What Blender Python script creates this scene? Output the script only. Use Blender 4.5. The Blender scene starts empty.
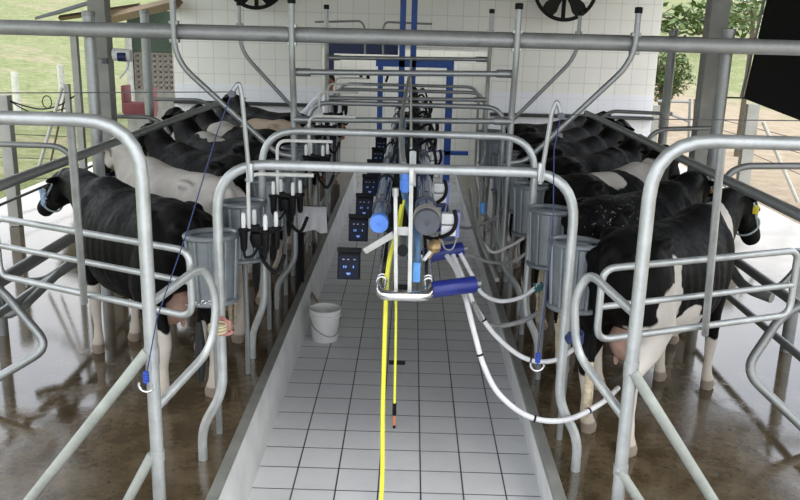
import bpy, bmesh, math, random
from mathutils import Vector, Matrix, noise as mnoise
random.seed(7)
C = bpy.context.scene
COL = C.collection
PI = math.pi
V = Vector
H = 2.72            # eye height over the cow platforms (platform top = z 0, pit floor = -PD)
PD = 0.42
F = 830.0
# ------------------------------------------------------------ camera
Yc = V((13, 220, -F)).normalized()
hz = V((1, -0.026, 0))
Zc = hz.cross(Yc).normalized()
Xc = Yc.cross(Zc).normalized()
RW = Matrix((Xc, Yc, Zc))            # rows = world axes in camera space, so world = RW @ cam
def ray(px, py):
    return RW @ V((px - 400, 250 - py, -F))
def at(px, py, y):                   # point of the place seen at px,py at distance y down the pit
    d = ray(px, py); return V((0, 0, H)) + d * (y / d.y)
def onz(px, py, z=0.0):              # point at height z
    d = ray(px, py); return V((0, 0, H)) + d * ((z - H) / d.z)
cam = bpy.data.cameras.new('camera'); cam.lens = 36 * F / 800; cam.sensor_width = 36
cam.clip_start = 0.05; cam.clip_end = 500
co = bpy.data.objects.new('camera', cam); COL.objects.link(co)
co.matrix_world = Matrix.Translation((0, 0, H)) @ RW.to_4x4()
C.camera = co

# ------------------------------------------------------------ mesh builder
def fillet(pts, R, n=6):
    pts = [V(p) for p in pts]
    if R <= 0 or len(pts) < 3: return pts
    out = [pts[0]]
    for i in range(1, len(pts) - 1):
        a, b, c = pts[i - 1], pts[i], pts[i + 1]
        d1, d2 = (a - b), (c - b)
        k = min(R, d1.length * .49, d2.length * .49)
        p, q = b + d1.normalized() * k, b + d2.normalized() * k
        for j in range(n + 1):
            t = j / n
            out.append(p * (1 - t) ** 2 + b * 2 * t * (1 - t) + q * t * t)
    out.append(pts[-1]); return out
def spline(pts, n=8):
    pts = [V(p) for p in pts]; P = [pts[0]] + pts + [pts[-1]]; out = []
    for i in range(1, len(P) - 2):
        a, b, c, d = P[i - 1], P[i], P[i + 1], P[i + 2]
        for j in range(n):
            t = j / n
            out.append(.5 * ((2 * b) + (c - a) * t + (2 * a - 5 * b + 4 * c - d) * t * t + (3 * b - a - 3 * c + d) * t ** 3))
    out.append(pts[-1]); return out
class MB:
    def __init__(s): s.v = []; s.f = []; s.m = []; s.cur = 0
    def add(s, vs, fs):
        o = len(s.v); s.v += [tuple(v) for v in vs]
        for f in fs: s.f.append([i + o for i in f]); s.m.append(s.cur)
        return s
    def tube(s, pts, r, seg=12, R=0, closed=False, flat=1.0, up=None):
        pts = fillet(pts, R) if R else [V(p) for p in pts]
        n = len(pts)
        if not hasattr(r, '__len__'): r = [r] * n
        elif len(r) != n: r = [r[0] + (r[-1] - r[0]) * i / (n - 1) for i in range(n)]
        T = []
        for i in range(n):
            if closed: t = pts[(i + 1) % n] - pts[i - 1]
            else: t = pts[min(i + 1, n - 1)] - pts[max(i - 1, 0)]
            T.append(t.normalized() if t.length > 1e-9 else V((0, 0, 1)))
        ref = V(up) if up is not None else (V((0, 0, 1)) if abs(T[0].z) < .9 else V((1, 0, 0)))
        N = (ref - T[0] * ref.dot(T[0])).normalized(); vs = []
        for i in range(n):
            N = (N - T[i] * N.dot(T[i])).normalized(); B = T[i].cross(N)
            for k in range(seg):
                a = 2 * PI * k / seg
                vs.append(pts[i] + N * math.cos(a) * r[i] + B * math.sin(a) * r[i] * flat)
        fs = []
        m = n if closed else n - 1
        for i in range(m):
            j = (i + 1) % n
            for k in range(seg):
                l = (k + 1) % seg
                fs.append([i * seg + k, i * seg + l, j * seg + l, j * seg + k])
        if not closed:
            fs.append([k for k in range(seg)][::-1]); fs.append([(n - 1) * seg + k for k in range(seg)])
        return s.add(vs, fs)
    def box(s, c, d, M=None, bev=0):
        bm = bmesh.new(); bmesh.ops.create_cube(bm, size=1)
        for v in bm.verts: v.co = V((v.co.x * d[0], v.co.y * d[1], v.co.z * d[2]))
        if bev: bmesh.ops.bevel(bm, geom=bm.edges[:], offset=bev, segments=2, affect='EDGES', profile=.6)
        M = M or Matrix.Identity(3); c = V(c)
        bm.verts.index_update()
        s.add([M @ v.co + c for v in bm.verts], [[v.index for v in f.verts] for f in bm.faces]); bm.free(); return s
    def lathe(s, prof, c=(0, 0, 0), M=None, seg=24, sx=1, sy=1):
        M = M or Matrix.Identity(3); c = V(c); vs = []
        for (r, z) in prof:
            for k in range(seg):
                a = 2 * PI * k / seg; vs.append(M @ V((r * math.cos(a) * sx, r * math.sin(a) * sy, z)) + c)
        fs = [[i * seg + k, i * seg + (k + 1) % seg, (i + 1) * seg + (k + 1) % seg, (i + 1) * seg + k] for i in range(len(prof) - 1) for k in range(seg)]
        if prof[0][0] > 1e-6: fs.append(list(range(seg))[::-1])
        if prof[-1][0] > 1e-6: fs.append([(len(prof) - 1) * seg + k for k in range(seg)])
        return s.add(vs, fs)
    def ell(s, c, r, M=None, seg=16, rings=10):
        M = M or Matrix.Identity(3); c = V(c); vs = [M @ V((0, 0, r[2])) + c]
        for i in range(1, rings):
            th = PI * i / rings
            for k in range(seg):
                a = 2 * PI * k / seg
                vs.append(M @ V((r[0] * math.sin(th) * math.cos(a), r[1] * math.sin(th) * math.sin(a), r[2] * math.cos(th))) + c)
        vs.append(M @ V((0, 0, -r[2])) + c); e = len(vs) - 1
        fs = [[0, 1 + k, 1 + (k + 1) % seg] for k in range(seg)]
        for i in range(rings - 2):
            for k in range(seg):
                a = 1 + i * seg
                fs.append([a + k, a + seg + k, a + seg + (k + 1) % seg, a + (k + 1) % seg])
        a = 1 + (rings - 2) * seg
        fs += [[a + k, e, a + (k + 1) % seg] for k in range(seg)]
        return s.add(vs, fs)
    def grid(s, fn, nu, nv, thick=0):
        vs = [V(fn(i / nu, j / nv)) for i in range(nu + 1) for j in range(nv + 1)]
        fs = [[i * (nv + 1) + j, (i + 1) * (nv + 1) + j, (i + 1) * (nv + 1) + j + 1, i * (nv + 1) + j + 1] for i in range(nu) for j in range(nv)]
        return s.add(vs, fs)
    def mesh(s, name, mats, smooth=35, solid=0):
        me = bpy.data.meshes.new(name); me.from_pydata(s.v, [], s.f)
        bm = bmesh.new(); bm.from_mesh(me)
        if solid:
            bmesh.ops.solidify(bm, geom=bm.faces[:], thickness=solid)
        bmesh.ops.recalc_face_normals(bm, faces=bm.faces[:])
        bm.to_mesh(me); bm.free()
        if not isinstance(mats, (list, tuple)): mats = [mats]
        for m in mats: me.materials.append(m)
        if not solid:
            for p, mi in zip(me.polygons, s.m): p.material_index = mi
        if smooth:
            for p in me.polygons: p.use_smooth = True
            me.set_sharp_from_angle(angle=math.radians(smooth))
        me.update(); return me
def obj(name, mb, mats, parent=None, smooth=35, solid=0, loc=None):
    me = mb if isinstance(mb, bpy.types.Mesh) else mb.mesh(name, mats, smooth, solid)
    o = bpy.data.objects.new(name, me); COL.objects.link(o)
    if parent: o.parent = parent
    if loc is not None: o.location = loc
    return o
def tag(o, label, cat, group=None):
    o['label'] = label; o['category'] = cat
    if group: o['group'] = group
    return o
def thing(name, label, cat, loc=(0, 0, 0), rz=0, group=None):
    o = bpy.data.objects.new(name, None); COL.objects.link(o); o.location = loc; o.rotation_euler = (0, 0, rz)
    o.empty_display_size = .1
    return tag(o, label, cat, group)
def struct(name, mb, mats, **k):
    o = obj(name, mb, mats, **k); o['kind'] = 'structure'; return o
def copy_tree(o, parent=None):
    c = o.copy(); COL.objects.link(c); c.parent = parent
    for ch in [x for x in o.children]: copy_tree(ch, c)
    return c
def rebase(me, loc):
    me.transform(Matrix.Translation(-V(loc)))
def solo(name, mb, mats, label, cat, group=None, base=None, **k):
    """a one-mesh thing; its origin is moved to base"""
    o = obj(name, mb, mats, **k)
    if base is None:
        vs = o.data.vertices; n = len(vs)
        base = V((sum(v.co.x for v in vs) / n, sum(v.co.y for v in vs) / n, min(v.co.z for v in vs)))
    rebase(o.data, base); o.location = base
    return tag(o, label, cat, group)
ORD = ['nearest', 'second nearest', 'third nearest', 'fourth nearest', 'fifth nearest', 'sixth nearest', 'seventh nearest', 'eighth nearest']

# ------------------------------------------------------------ materials
class NT:
    def __init__(s, name):
        s.m = bpy.data.materials.new(name); s.m.use_nodes = True; s.t = s.m.node_tree; s.n = s.t.nodes; s.l = s.t.links
        s.b = s.n['Principled BSDF']
    def new(s, ty, **k):
        o = s.n.new(ty)
        for a, v in k.items(): setattr(o, a, v)
        return o
    def ln(s, a, b): s.l.new(a, b)
    def coord(s): return s.new('ShaderNodeTexCoord').outputs['Object']
    def noise(s, vec, scale, detail=4, rough=.55, out='Fac'):
        o = s.new('ShaderNodeTexNoise'); o.inputs['Scale'].default_value = scale; o.inputs['Detail'].default_value = detail
        o.inputs['Roughness'].default_value = rough; s.ln(vec, o.inputs['Vector']); return o.outputs[out]
    def ramp(s, fac, stops):
        o = s.new('ShaderNodeValToRGB'); e = o.color_ramp.elements
        while len(e) < len(stops): e.new(.5)
        for q, (p, c) in zip(e, stops):
            q.position = p; q.color = (c[0], c[1], c[2], 1) if hasattr(c, '__len__') else (c, c, c, 1)
        s.ln(fac, o.inputs[0]); return o.outputs[0]
    def mix(s, fac, a, b):
        o = s.new('ShaderNodeMix', data_type='RGBA')
        for v, i in ((fac, 0), (a, 6), (b, 7)):
            if isinstance(v, (int, float)): o.inputs[i].default_value = v
            elif isinstance(v, tuple): o.inputs[i].default_value = (*v, 1)
            else: s.ln(v, o.inputs[i])
        return o.outputs[2]
    def math(s, op, a, b=None, clamp=False):
        o = s.new('ShaderNodeMath', operation=op, use_clamp=clamp)
        for i, v in enumerate((a, b)):
            if v is None: continue
            if isinstance(v, (int, float)): o.inputs[i].default_value = v
            else: s.ln(v, o.inputs[i])
        return o.outputs[0]
    def vm(s, op, a, b):
        o = s.new('ShaderNodeVectorMath', operation=op)
        for i, v in enumerate((a, b)):
            if isinstance(v, tuple): o.inputs[i].default_value = v
            else: s.ln(v, o.inputs[i])
        return o
    def bump(s, h, st=.3, dist=.01):
        o = s.new('ShaderNodeBump'); o.inputs['Strength'].default_value = st; o.inputs['Distance'].default_value = dist
        s.ln(h, o.inputs['Height']); s.ln(o.outputs[0], s.b.inputs['Normal'])
    def set(s, **k):
        for a, v in k.items():
            i = s.b.inputs[a.replace('_', ' ')]
            if hasattr(v, 'links') or isinstance(v, bpy.types.NodeSocket): s.ln(v, i)
            elif isinstance(v, tuple): i.default_value = (*v, 1)
            else: i.default_value = v
        return s.m
def plain(name, col, rough=.5, metal=0, var=.15, scale=12, spec=None, bump=0):
    t = NT(name); c = t.coord(); n = t.noise(c, scale)
    lo = tuple(x * (1 - var) for x in col); hi = tuple(min(1, x * (1 + var)) for x in col)
    t.set(Base_Color=t.ramp(n, [(.3, lo), (.7, hi)]), Roughness=rough, Metallic=metal)
    if bump: t.bump(t.noise(c, scale * 4), bump, .004)
    return t.m
def galv(name, base=(.42, .44, .44), rough=.42, metal=.75, rust=.0):
    t = NT(name); c = t.coord()
    v = t.new('ShaderNodeTexVoronoi'); v.inputs['Scale'].default_value = 38; t.ln(c, v.inputs['Vector'])
    n = t.noise(c, 7, 5); n2 = t.noise(c, 2.3, 6, .7)
    k = t.math('ADD', t.math('MULTIPLY', v.outputs['Color'], .12), t.math('MULTIPLY', n, .82))
    col = t.ramp(k, [(.25, tuple(x * .78 for x in base)), (.75, tuple(min(1, x * 1.2) for x in base))])
    if rust: col = t.mix(t.ramp(n2, [(.60, 0.), (.72, rust)]), col, (.23, .17, .10))
    t.set(Base_Color=col, Metallic=metal, Roughness=t.ramp(n, [(.3, rough - .08), (.7, rough + .12)]))
    t.bump(n, .12, .003); return t.m
M = {}
M['galv'] = galv('galvanised steel', (.36,.375,.37), .42, .7)
M['galvd'] = galv('weathered galvanised steel', (.30, .31, .30), .5, .7)
M['galvb'] = galv('pale galvanised steel', (.50, .52, .51), .38, .6, rust=.5)
M['beam'] = galv('beam steel', (.42, .43, .42), .5, .45)
M['sheet'] = galv('galvanised sheet', (.27, .30, .32), .42, .6)
M['strap'] = galv('dull steel strap', (.40, .42, .38), .55, .45, rust=.35)
M['stain'] = galv('stainless steel', (.7, .7, .7), .16, 1)
M['alu'] = plain('white plastic pipe', (.60, .60, .56), .4)
M['black'] = plain('black rubber', (.006, .006, .0065), .55)
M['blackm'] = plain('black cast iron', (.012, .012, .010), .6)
M['white'] = plain('white plastic', (.80, .80, .78), .35, var=.05)
M['whitebox'] = plain('white moulded housing', (.78, .78, .76), .4, var=.04)
M['navy'] = plain('navy blue plastic', (.012, .022, .17), .35)
M['bluebox'] = plain('lilac blue backing', (.20, .23, .50), .45)
M['sky_blue'] = plain('light blue plastic', (.10, .27, .80), .4, var=.06)
M['bluetape'] = plain('bright blue tape', (.12, .36, .78), .5)
M['bluehose'] = plain('faded blue hose', (.08, .17, .30), .45)
M['grayd'] = plain('grey end cap', (.085, .09, .105), .6)
M['tan'] = plain('beige sleeve', (.33, .30, .26), .6)
M['yellow'] = plain('yellow hose', (.80, .78, .06), .4, var=.06)
M['orange'] = plain('orange plastic', (.55, .16, .06), .5)
M['hose'] = plain('milky silicone hose', (.62, .62, .62), .3, var=.08)
M['hosed'] = plain('grey rubber hose', (.28, .28, .27), .4)
M['bluepaint'] = plain('blue painted steel', (.012, .075, .34), .4)
M['bluedark'] = plain('dark blue painted panel', (.008, .018, .085), .4)
M['brass'] = plain('brass fitting', (.45, .31, .15), .4, .6)
M['cloth'] = plain('white terry cloth', (.90, .90, .92), .9, var=.05, bump=.4)
M['rope'] = plain('dark blue rope', (.03, .045, .13), .8)
M['ropeg'] = plain('green blue rope', (.03, .12, .12), .8)
M['pink'] = plain('faded pink cloth', (.48, .22, .20), .9)
M['strapy'] = plain('pale yellow cord', (.55, .50, .32), .8)
M['wire'] = plain('thin wire', (.10, .10, .10), .5, .5)
M['halter'] = plain('grey halter rope', (.30, .36, .36), .8)
M['halterb'] = plain('pale blue knotted rope', (.28, .38, .50), .85)
M['tag'] = plain('yellow ear tag', (.75, .62, .05), .4)
M['tago'] = plain('orange ear tag', (.55, .25, .05), .4)
M['concrete'] = plain('grey concrete', (.30, .30, .27), .85, var=.2, scale=4, bump=.3)
M['concl'] = plain('pale concrete', (.42, .42, .38), .85, var=.15, scale=4, bump=.3)
M['wood'] = plain('weathered timber', (.22, .16, .10), .8)
M['postw'] = plain('whitewashed post', (.62, .62, .56), .85)
M['red'] = plain('red paint', (.16, .03, .035), .6)
M['green'] = plain('pale green paint', (.07, .10, .075), .7)
M['dark'] = plain('black shade cloth', (.010, .011, .010), .8)
M['leaf'] = plain('bush leaves', (.085, .135, .035), .6, var=.4, scale=3)
M['trunk'] = plain('bark', (.10, .08, .05), .9)
M['udder'] = plain('pink udder skin', (.52, .32, .25), .55, var=.2)
M['hair'] = plain('dirty cream hair', (.50, .42, .30), .8, var=.3, scale=40, bump=.6)
M['hairb'] = plain('black hair', (.02, .02, .02), .7, bump=.6)
M['eye'] = plain('dark eye', (.01, .008, .006), .1)
M['skin'] = plain('brown skin', (.33, .13, .07), .55)
M['shirt'] = plain('white shirt', (.78, .78, .84), .85)
M['trouser'] = plain('dark trousers', (.03, .03, .05), .85)
M['cap'] = plain('dark hair', (.012, .010, .008), .8)
M['seam'] = plain('dark metal drain', (.03, .03, .03), .6)
M['leafdry'] = plain('dry leaf', (.22, .16, .08), .8)

def emis(name, col, st):
    t = NT(name); t.set(Base_Color=col, Emission_Color=col, Emission_Strength=st, Roughness=.3); return t.m
M['screen'] = plain('dark keypad film', (.006, .010, .028), .5)
for k_ in ('black', 'screen', 'blackm', 'dark'): M[k_].node_tree.nodes['Principled BSDF'].inputs['Specular IOR Level'].default_value = .18
M['led'] = emis('lit blue display', (.16, .32, .8), .22)
M['ledw'] = plain('pale printed legend', (.38, .38, .40), .4)
def glassy():
    t = NT('clear blue tinted tube'); c = t.coord(); n = t.noise(c, 6, 4)
    t.set(Base_Color=t.ramp(n, [(.35, (.03, .07, .18)), (.6, (.10, .18, .40)), (.78, (.40, .48, .62))]), Roughness=.12, Transmission_Weight=.25, Coat_Weight=.5)
    return t.m
M['glass'] = glassy()

def wet_floor():
    t = NT('wet brown concrete'); c = t.coord()
    big = t.noise(c, .55, 5, .6); mid = t.noise(c, 3.2, 6, .65); fine = t.noise(c, 38, 4, .6)
    dirt = t.noise(c, 13, 5, .7)
    col = t.ramp(t.math('ADD', t.math('MULTIPLY', mid, .55), t.math('MULTIPLY', dirt, .45)), [(.32, (.030, .022, .012)), (.5, (.085, .062, .034)), (.68, (.16, .125, .078))])
    col = t.mix(t.ramp(dirt, [(.60, 0.), (.66, .8)]), col, (.03, .022, .012))
    # puddle mask
    sx = t.new('ShaderNodeSeparateXYZ'); t.ln(c, sx.inputs[0])
    ax = t.math('ABSOLUTE', sx.outputs['X']); dy = t.math('MULTIPLY', t.math('SUBTRACT', sx.outputs['Y'], 5.0), .25)
    outer = t.math('MULTIPLY', t.math('SUBTRACT', t.math('ADD', ax, dy), 2.2), .22, True)
    pm = t.ramp(t.math('SUBTRACT', t.math('ADD', t.math('MULTIPLY', big, .6), t.math('MULTIPLY', mid, .4)), outer), [(.42, 1.), (.50, 0.)])
    rough = t.mix(pm, t.ramp(fine, [(.3, .10), (.7, .28)]), (.065, .065, .065))
    t.set(Base_Color=col, Roughness=rough, IOR=1.75, Specular_IOR_Level=.5)
    b = t.new('ShaderNodeBump'); b.inputs['Distance'].default_value = .0022
    t.ln(t.math('ADD', t.math('MULTIPLY', fine, .5), t.math('MULTIPLY', dirt, .6)), b.inputs['Height'])
    t.ln(t.math('ADD', t.math('MULTIPLY', t.math('SUBTRACT', 1.0, pm), .42), .17), b.inputs['Strength'])
    t.ln(b.outputs[0], t.b.inputs['Normal']); return t.m
def tiles(name, size, c1, c2, grout, gw, rough=.25, axes='xy', off=(0, 0), dirt=.3):
    t = NT(name); c = t.coord()
    sp = t.new('ShaderNodeSeparateXYZ'); t.ln(c, sp.inputs[0]); cb = t.new('ShaderNodeCombineXYZ')
    for i, a in enumerate(axes):
        t.ln(t.math('SUBTRACT', sp.outputs[a.upper()], off[i]), cb.inputs[i])
    br = t.new('ShaderNodeTexBrick', offset=0.0, squash=1.0)
    t.ln(cb.outputs[0], br.inputs['Vector'])
    br.inputs['Scale'].default_value = 1; br.inputs['Brick Width'].default_value = size[0]; br.inputs['Row Height'].default_value = size[1]
    br.inputs['Mortar Size'].default_value = gw; br.inputs['Mortar Smooth'].default_value = .2
    br.inputs['Color1'].default_value = (*c1, 1); br.inputs['Color2'].default_value = (*c2, 1); br.inputs['Mortar'].default_value = (*grout, 1)
    n = t.noise(c, 1.7, 6, .7)
    col = t.mix(t.ramp(n, [(.45, 0.), (.75, dirt)]), br.outputs['Color'], tuple(x * .62 for x in c1))
    t.set(Base_Color=col, Roughness=t.ramp(n, [(.3, rough), (.7, rough + .15)]))
    t.bump(t.math('SUBTRACT', 1.0, br.outputs['Fac']), .5, .003); return t.m
M['wet'] = wet_floor()
M['pit_tile'] = tiles('pit floor tiles', (.30, .30), (.64, .64, .65), (.69, .69, .70), (.03, .03, .03), .006, .28, 'xy', (.145, .1), .3)
M['wall_tile'] = tiles('white wall tiles', (.30, .30), (.87, .86, .79), (.90, .89, .82), (.66, .65, .59), .006, .3, 'xz', (.05, 0), .05)
M['band'] = tiles('bluish white lower wall tiles', (.30, .30), (.88, .89, .92), (.90, .91, .93), (.76, .77, .78), .005, .25, 'xz', (.05, 0), .03)
M['pitwall'] = plain('smooth grey pit wall', (.66, .66, .64), .5, var=.14, scale=3)
M['kerb'] = plain('grey kerb strip', (.20, .20, .18), .5, var=.2, scale=5)
M['apron'] = plain('pale wet apron', (.46, .42, .36), .3, var=.25, scale=1.2, bump=.25)
def ground():
    t = NT('grass and dirt'); c = t.coord()
    n = t.noise(c, .35, 6, .65); f = t.noise(c, 2.2, 6, .75); g = t.noise(c, 9, 4, .7)
    gr = t.ramp(t.math('ADD', t.math('MULTIPLY', f, .6), t.math('MULTIPLY', g, .4)), [(.34, (.10, .125, .04)), (.5, (.22, .25, .11)), (.68, (.38, .36, .23))])
    dr = t.ramp(f, [(.3, (.28, .21, .14)), (.7, (.46, .38, .28))])
    sp = t.new('ShaderNodeSeparateXYZ'); t.ln(c, sp.inputs[0])
    # bare trodden earth beside the right apron, thin grass elsewhere
    band = t.ramp(t.math('ADD', sp.outputs['X'], t.math('MULTIPLY', t.math('SUBTRACT', n, .5), 14)), [(0., 0.), (1., 0.)])
    r = band.node.color_ramp.elements
    v = t.math('ADD', sp.outputs['X'], t.math('MULTIPLY', t.math('SUBTRACT', n, .5), 9))
    a = t.new('ShaderNodeMapRange'); a.inputs['From Min'].default_value = 3; a.inputs['From Max'].default_value = 5; t.ln(v, a.inputs[0])
    b = t.new('ShaderNodeMapRange'); b.inputs['From Min'].default_value = 13; b.inputs['From Max'].default_value = 16; b.inputs['To Min'].default_value = 1; b.inputs['To Max'].default_value = 0; t.ln(v, b.inputs[0])
    m = t.math('MULTIPLY', a.outputs[0], b.outputs[0])
    m2 = t.ramp(n, [(.50, 0.), (.64, .8)])
    m = t.math('MAXIMUM', m, t.math('MULTIPLY', m2, .7))
    t.set(Base_Color=t.mix(m, gr, dr), Roughness=.95, Specular_IOR_Level=.1)
    t.bump(g, .6, .05); return t.m
M['ground'] = ground()

# ------------------------------------------------------------ the setting
PL, PR = -1.075, 0.935         # pit walls
YN, YB = 2.2, 16.45           # near limit, back wall
AL, AR = -6.4, 6.0            # outer edge of the apron
def slab(x0, x1, y0, y1, z0, z1): return MB().box(((x0 + x1) / 2, (y0 + y1) / 2, (z0 + z1) / 2), (x1 - x0, y1 - y0, z1 - z0))
struct('floor_left', slab(-4.35, PL - .07, -1, YB, -.45, 0), M['wet'], smooth=0)
struct('floor_right', slab(PR + .07, 4.1, -1, YB, -.45, 0), M['wet'], smooth=0)
struct('floor_pit', slab(PL - .02, PR + .1, -1, YB, -PD - .05, -PD), M['pit_tile'], smooth=0)
def pitside(xt, xo, xb):
    vs = [(x, y, z) for y in (-1, YB) for (x, z) in ((xo, -PD - .03), (xb, -PD - .03), (xt, -.002), (xo, -.002))]
    return MB().add(vs, [[0, 1, 2, 3], [7, 6, 5, 4], [0, 4, 5, 1], [1, 5, 6, 2], [2, 6, 7, 3], [3, 7, 4, 0]])
struct('wall_pit_left', pitside(PL, PL - .07, PL + .035), M['pitwall'], smooth=0)
struct('wall_pit_right', pitside(PR, PR + .07, PR + .055), M['pitwall'], smooth=0)
struct('trim_1', slab(PL - .07, PL, -1, YB, -.03, .014), M['kerb'], smooth=0)
struct('trim_2', slab(PR, PR + .07, -1, YB, -.03, .014), M['kerb'], smooth=0)
struct('floor_apron_left', slab(AL, -4.35, -1, 22, -.3, -.004), M['wet'], smooth=0)
struct('floor_apron_right', slab(4.1, AR, -1, 22, -.3, -.004), M['apron'], smooth=0)
# back wall: two tiled wings, recessed centre behind the pit
XL0, XL1, XR0, XR1 = -4.62, -1.75, 1.55, 4.72
struct('wall_back', slab(XL0, XL1, YB, YB + .2, -.1, 4.12), M['wall_tile'], smooth=0)
struct('baseboard_left', slab(XL0, XL1, YB - .012, YB, -.1, 1.60), M['band'], smooth=0)
struct('baseboard_right', slab(XR0, XR1, YB - .012, YB, -.1, 1.60), M['band'], smooth=0)
struct('wall_back_right', slab(XR0, XR1, YB, YB + .2, -.1, 4.12), M['wall_tile'], smooth=0)
struct('wall_back_top', slab(XL1, XR0, YB, YB + .2, 2.35, 4.12), M['wall_tile'], smooth=0)
struct('wall_pit_end', slab(XL1, XR0, YB + .9, YB + 1.1, -PD, 2.6), M['wall_tile'], smooth=0)
struct('wall_pit_end_left', slab(XL1 - .1, XL1, YB + .2, YB + 1.1, -PD, 2.6), M['wall_tile'], smooth=0)
struct('wall_pit_end_right', slab(XR0, XR0 + .1, YB + .2, YB + 1.1, -PD, 2.6), M['wall_tile'], smooth=0)
struct('floor_back', slab(XL1, XR0, YB, YB + 1.1, -PD - .05, -PD + .005), M['pit_tile'], smooth=0)
# roof as one unbroken opaque sheet
rb = MB()
for (x0, x1) in ((-5.3, 5.2),):
    rb.box(((x0 + x1) / 2, 9.6, 4.15), (x1 - x0, 14.4, .04))
struct('ceiling', rb, plain('fibre cement roof sheet', (.20, .20, .19), .85), smooth=0)
# terrain
def hgt(x, y):
    d = 0
    if x < AL: d = max(d, (AL - x) * .10)
    if x > AR + 12: d = max(d, (x - AR - 12) * .11)
    if y > 40: d = max(d, (y - 40) * .10)
    z = min(d, 8 + .02 * d) + .5 * mnoise.noise(V((x * .08, y * .08, 0))) * min(1, d / 1.5)
    return z - .02
g = MB()
xs = [-90 + 4 * i for i in range(20)] + [-11, -9, -7.5, AL + .05] ; xr = [AR - .05, 7.5, 9, 11] + [14 + 4 * i for i in range(20)]
ys = [-30, -20, -10, -5, 0, 5, 10, 15, 20, 25, 30, 35, 40, 45, 50, 55, 60, 70, 80, 90, 100, 120]
def terr(xx, yy):
    vs = [(x, y, hgt(x, y)) for x in xx for y in yy]; n = len(yy)
    g.add(vs, [[i * n + j, (i + 1) * n + j, (i + 1) * n + j + 1, i * n + j + 1] for i in range(len(xx) - 1) for j in range(n - 1)])
terr(xs, ys); terr(xr, ys)
mid = [AL + .05, -4, 0, 4, AR - .05]
vs = [(x, y, hgt(x, y) - (.0 if y > 17 else .0)) for x in mid for y in ys if y >= 20]; n = len([y for y in ys if y >= 20])
g.add(vs, [[i * n + j, (i + 1) * n + j, (i + 1) * n + j + 1, i * n + j + 1] for i in range(4) for j in range(n - 1)])
struct('ground', g, M['ground'], smooth=180)

# ------------------------------------------------------------ pillars and round steel posts
pl = at(105, 100, 9.3); pr = at(707, 100, 9.3)
for (p, w, s) in ((pl, .19, 'left'), (pr, .20, 'right')):
    solo('concrete_pillar', MB().box((p.x, 9.3, 2.06), (w, w, 4.12), bev=.012), M['concrete'],
         'square grey concrete pillar holding up the roof on the %s side' % s, 'pillar')
FA, FB = 7.85, 10.55          # the two upright frames
def wp(px, py, y): q = at(px, py, y); return q
poles = [(83, 15, FA - .0, .056, 'thick galvanised post beside the left concrete pillar'),
         (141, 13, FB, .055, 'galvanised post in front of the lattice window, left side'),
         (677, 33, FB, .055, 'galvanised post between tiled wall and dark pillar, right side'),
         (734, 33, FA, .056, 'thick galvanised post just in front of the right concrete pillar')]
for (px, py, y, r, lab) in poles:
    q = at(px, py, y)
    t = thing('steel_post', lab, 'post', (q.x, y + .13, 0), 0, 'roof side posts')
    obj('post_tube', MB().tube([(0, 0, 0), (0, 0, q.z)], r, 16), M['galv'] if px < 400 else M['galvd'], t)
    obj('post_cap', MB().lathe([(r * 1.1, -.01), (r * 1.1, .035), (r * .8, .04)], (0, 0, q.z)), M['galvd'], t)
# top beams
def beam(y, r, pa, pb, lab):
    a, b = at(pa[0], pa[1], y), at(pb[0], pb[1], y)
    d = (b - a).normalized(); a -= d * .9; b += d * .9
    return solo('cross_beam', MB().tube([a, b], r, 20), M['beam'], lab, 'beam', 'heavy pipe beams over the pit'), a, b
_, ba0, ba1 = beam(FA, .068, (0, 27), (800, 48), 'long thick galvanised pipe beam crossing the whole view near the top')
_, bb0, bb1 = beam(FB, .055, (0, 24), (800, 44), 'pipe beam just behind the long front beam')
# thin wires of the two sides
# ------------------------------------------------------------ arches over the pit
def arch(y, ytop, xl, xr, lab, r=.026, foot=True, foots=None, mat='galvb', R=.22):
    """xl/xr: pixel columns of the two outer legs just below the bends"""
    z = at(413, ytop, y).z
    L = at(xl, ytop + 30, y).x; Rr = at(xr, ytop + 30, y).x
    pts = []
    fl, fr = (-1.28, 1.127)
    pts = [(fl, y, 0), (fl, y, .22), (L, y, .48), (L, y, z), (Rr, y, z), (Rr, y, .48), (fr, y, .22), (fr, y, 0)]
    p2 = [V(p) for p in pts]
    out = [p2[0]]
    radii = {1: .12, 2: .12, 3: R, 4: R, 5: .12, 6: .12}
    for i in range(1, 7):
        a, b, c = p2[i - 1], p2[i], p2[i + 1]
        k = min(radii[i], (a - b).length * .49, (c - b).length * .49)
        p, q = b + (a - b).normalized() * k, b + (c - b).normalized() * k
        for j in range(9):
            t = j / 8; out.append(p * (1 - t) ** 2 + b * 2 * t * (1 - t) + q * t * t)
    out.append(p2[-1])
    t = thing('pipe_arch', lab, 'pipe arch', ((L + Rr) / 2, y, 0), 0, 'pipe arches across the pit')
    m = MB().tube(out, r, 14)
    o = obj('hoop', m, M[mat], t); rebase(o.data, t.location)
    return L, Rr, z
Y1 = 4.83
A1 = arch(Y1, 169, 217, 575, 'nearest low pipe arch spanning the pit in front of the milking gear', .030, R=.30)
A2 = arch(6.55, 134, 262, 535, 'second nearest pipe arch with rounded shoulders over the pit', .029, R=.30)
A3 = arch(9.0, 105, 309, 503, 'third rounded pipe arch, between the two tall frames', .026, mat='galv')
A4 = arch(11.7, 91, 331, 484, 'fourth rounded pipe arch, just behind the second tall frame', .024, mat='galv')
A5 = arch(13.1, 85.5, 338, 478, 'farthest rounded pipe arch near the blue frame', .024, mat='galv')
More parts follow.
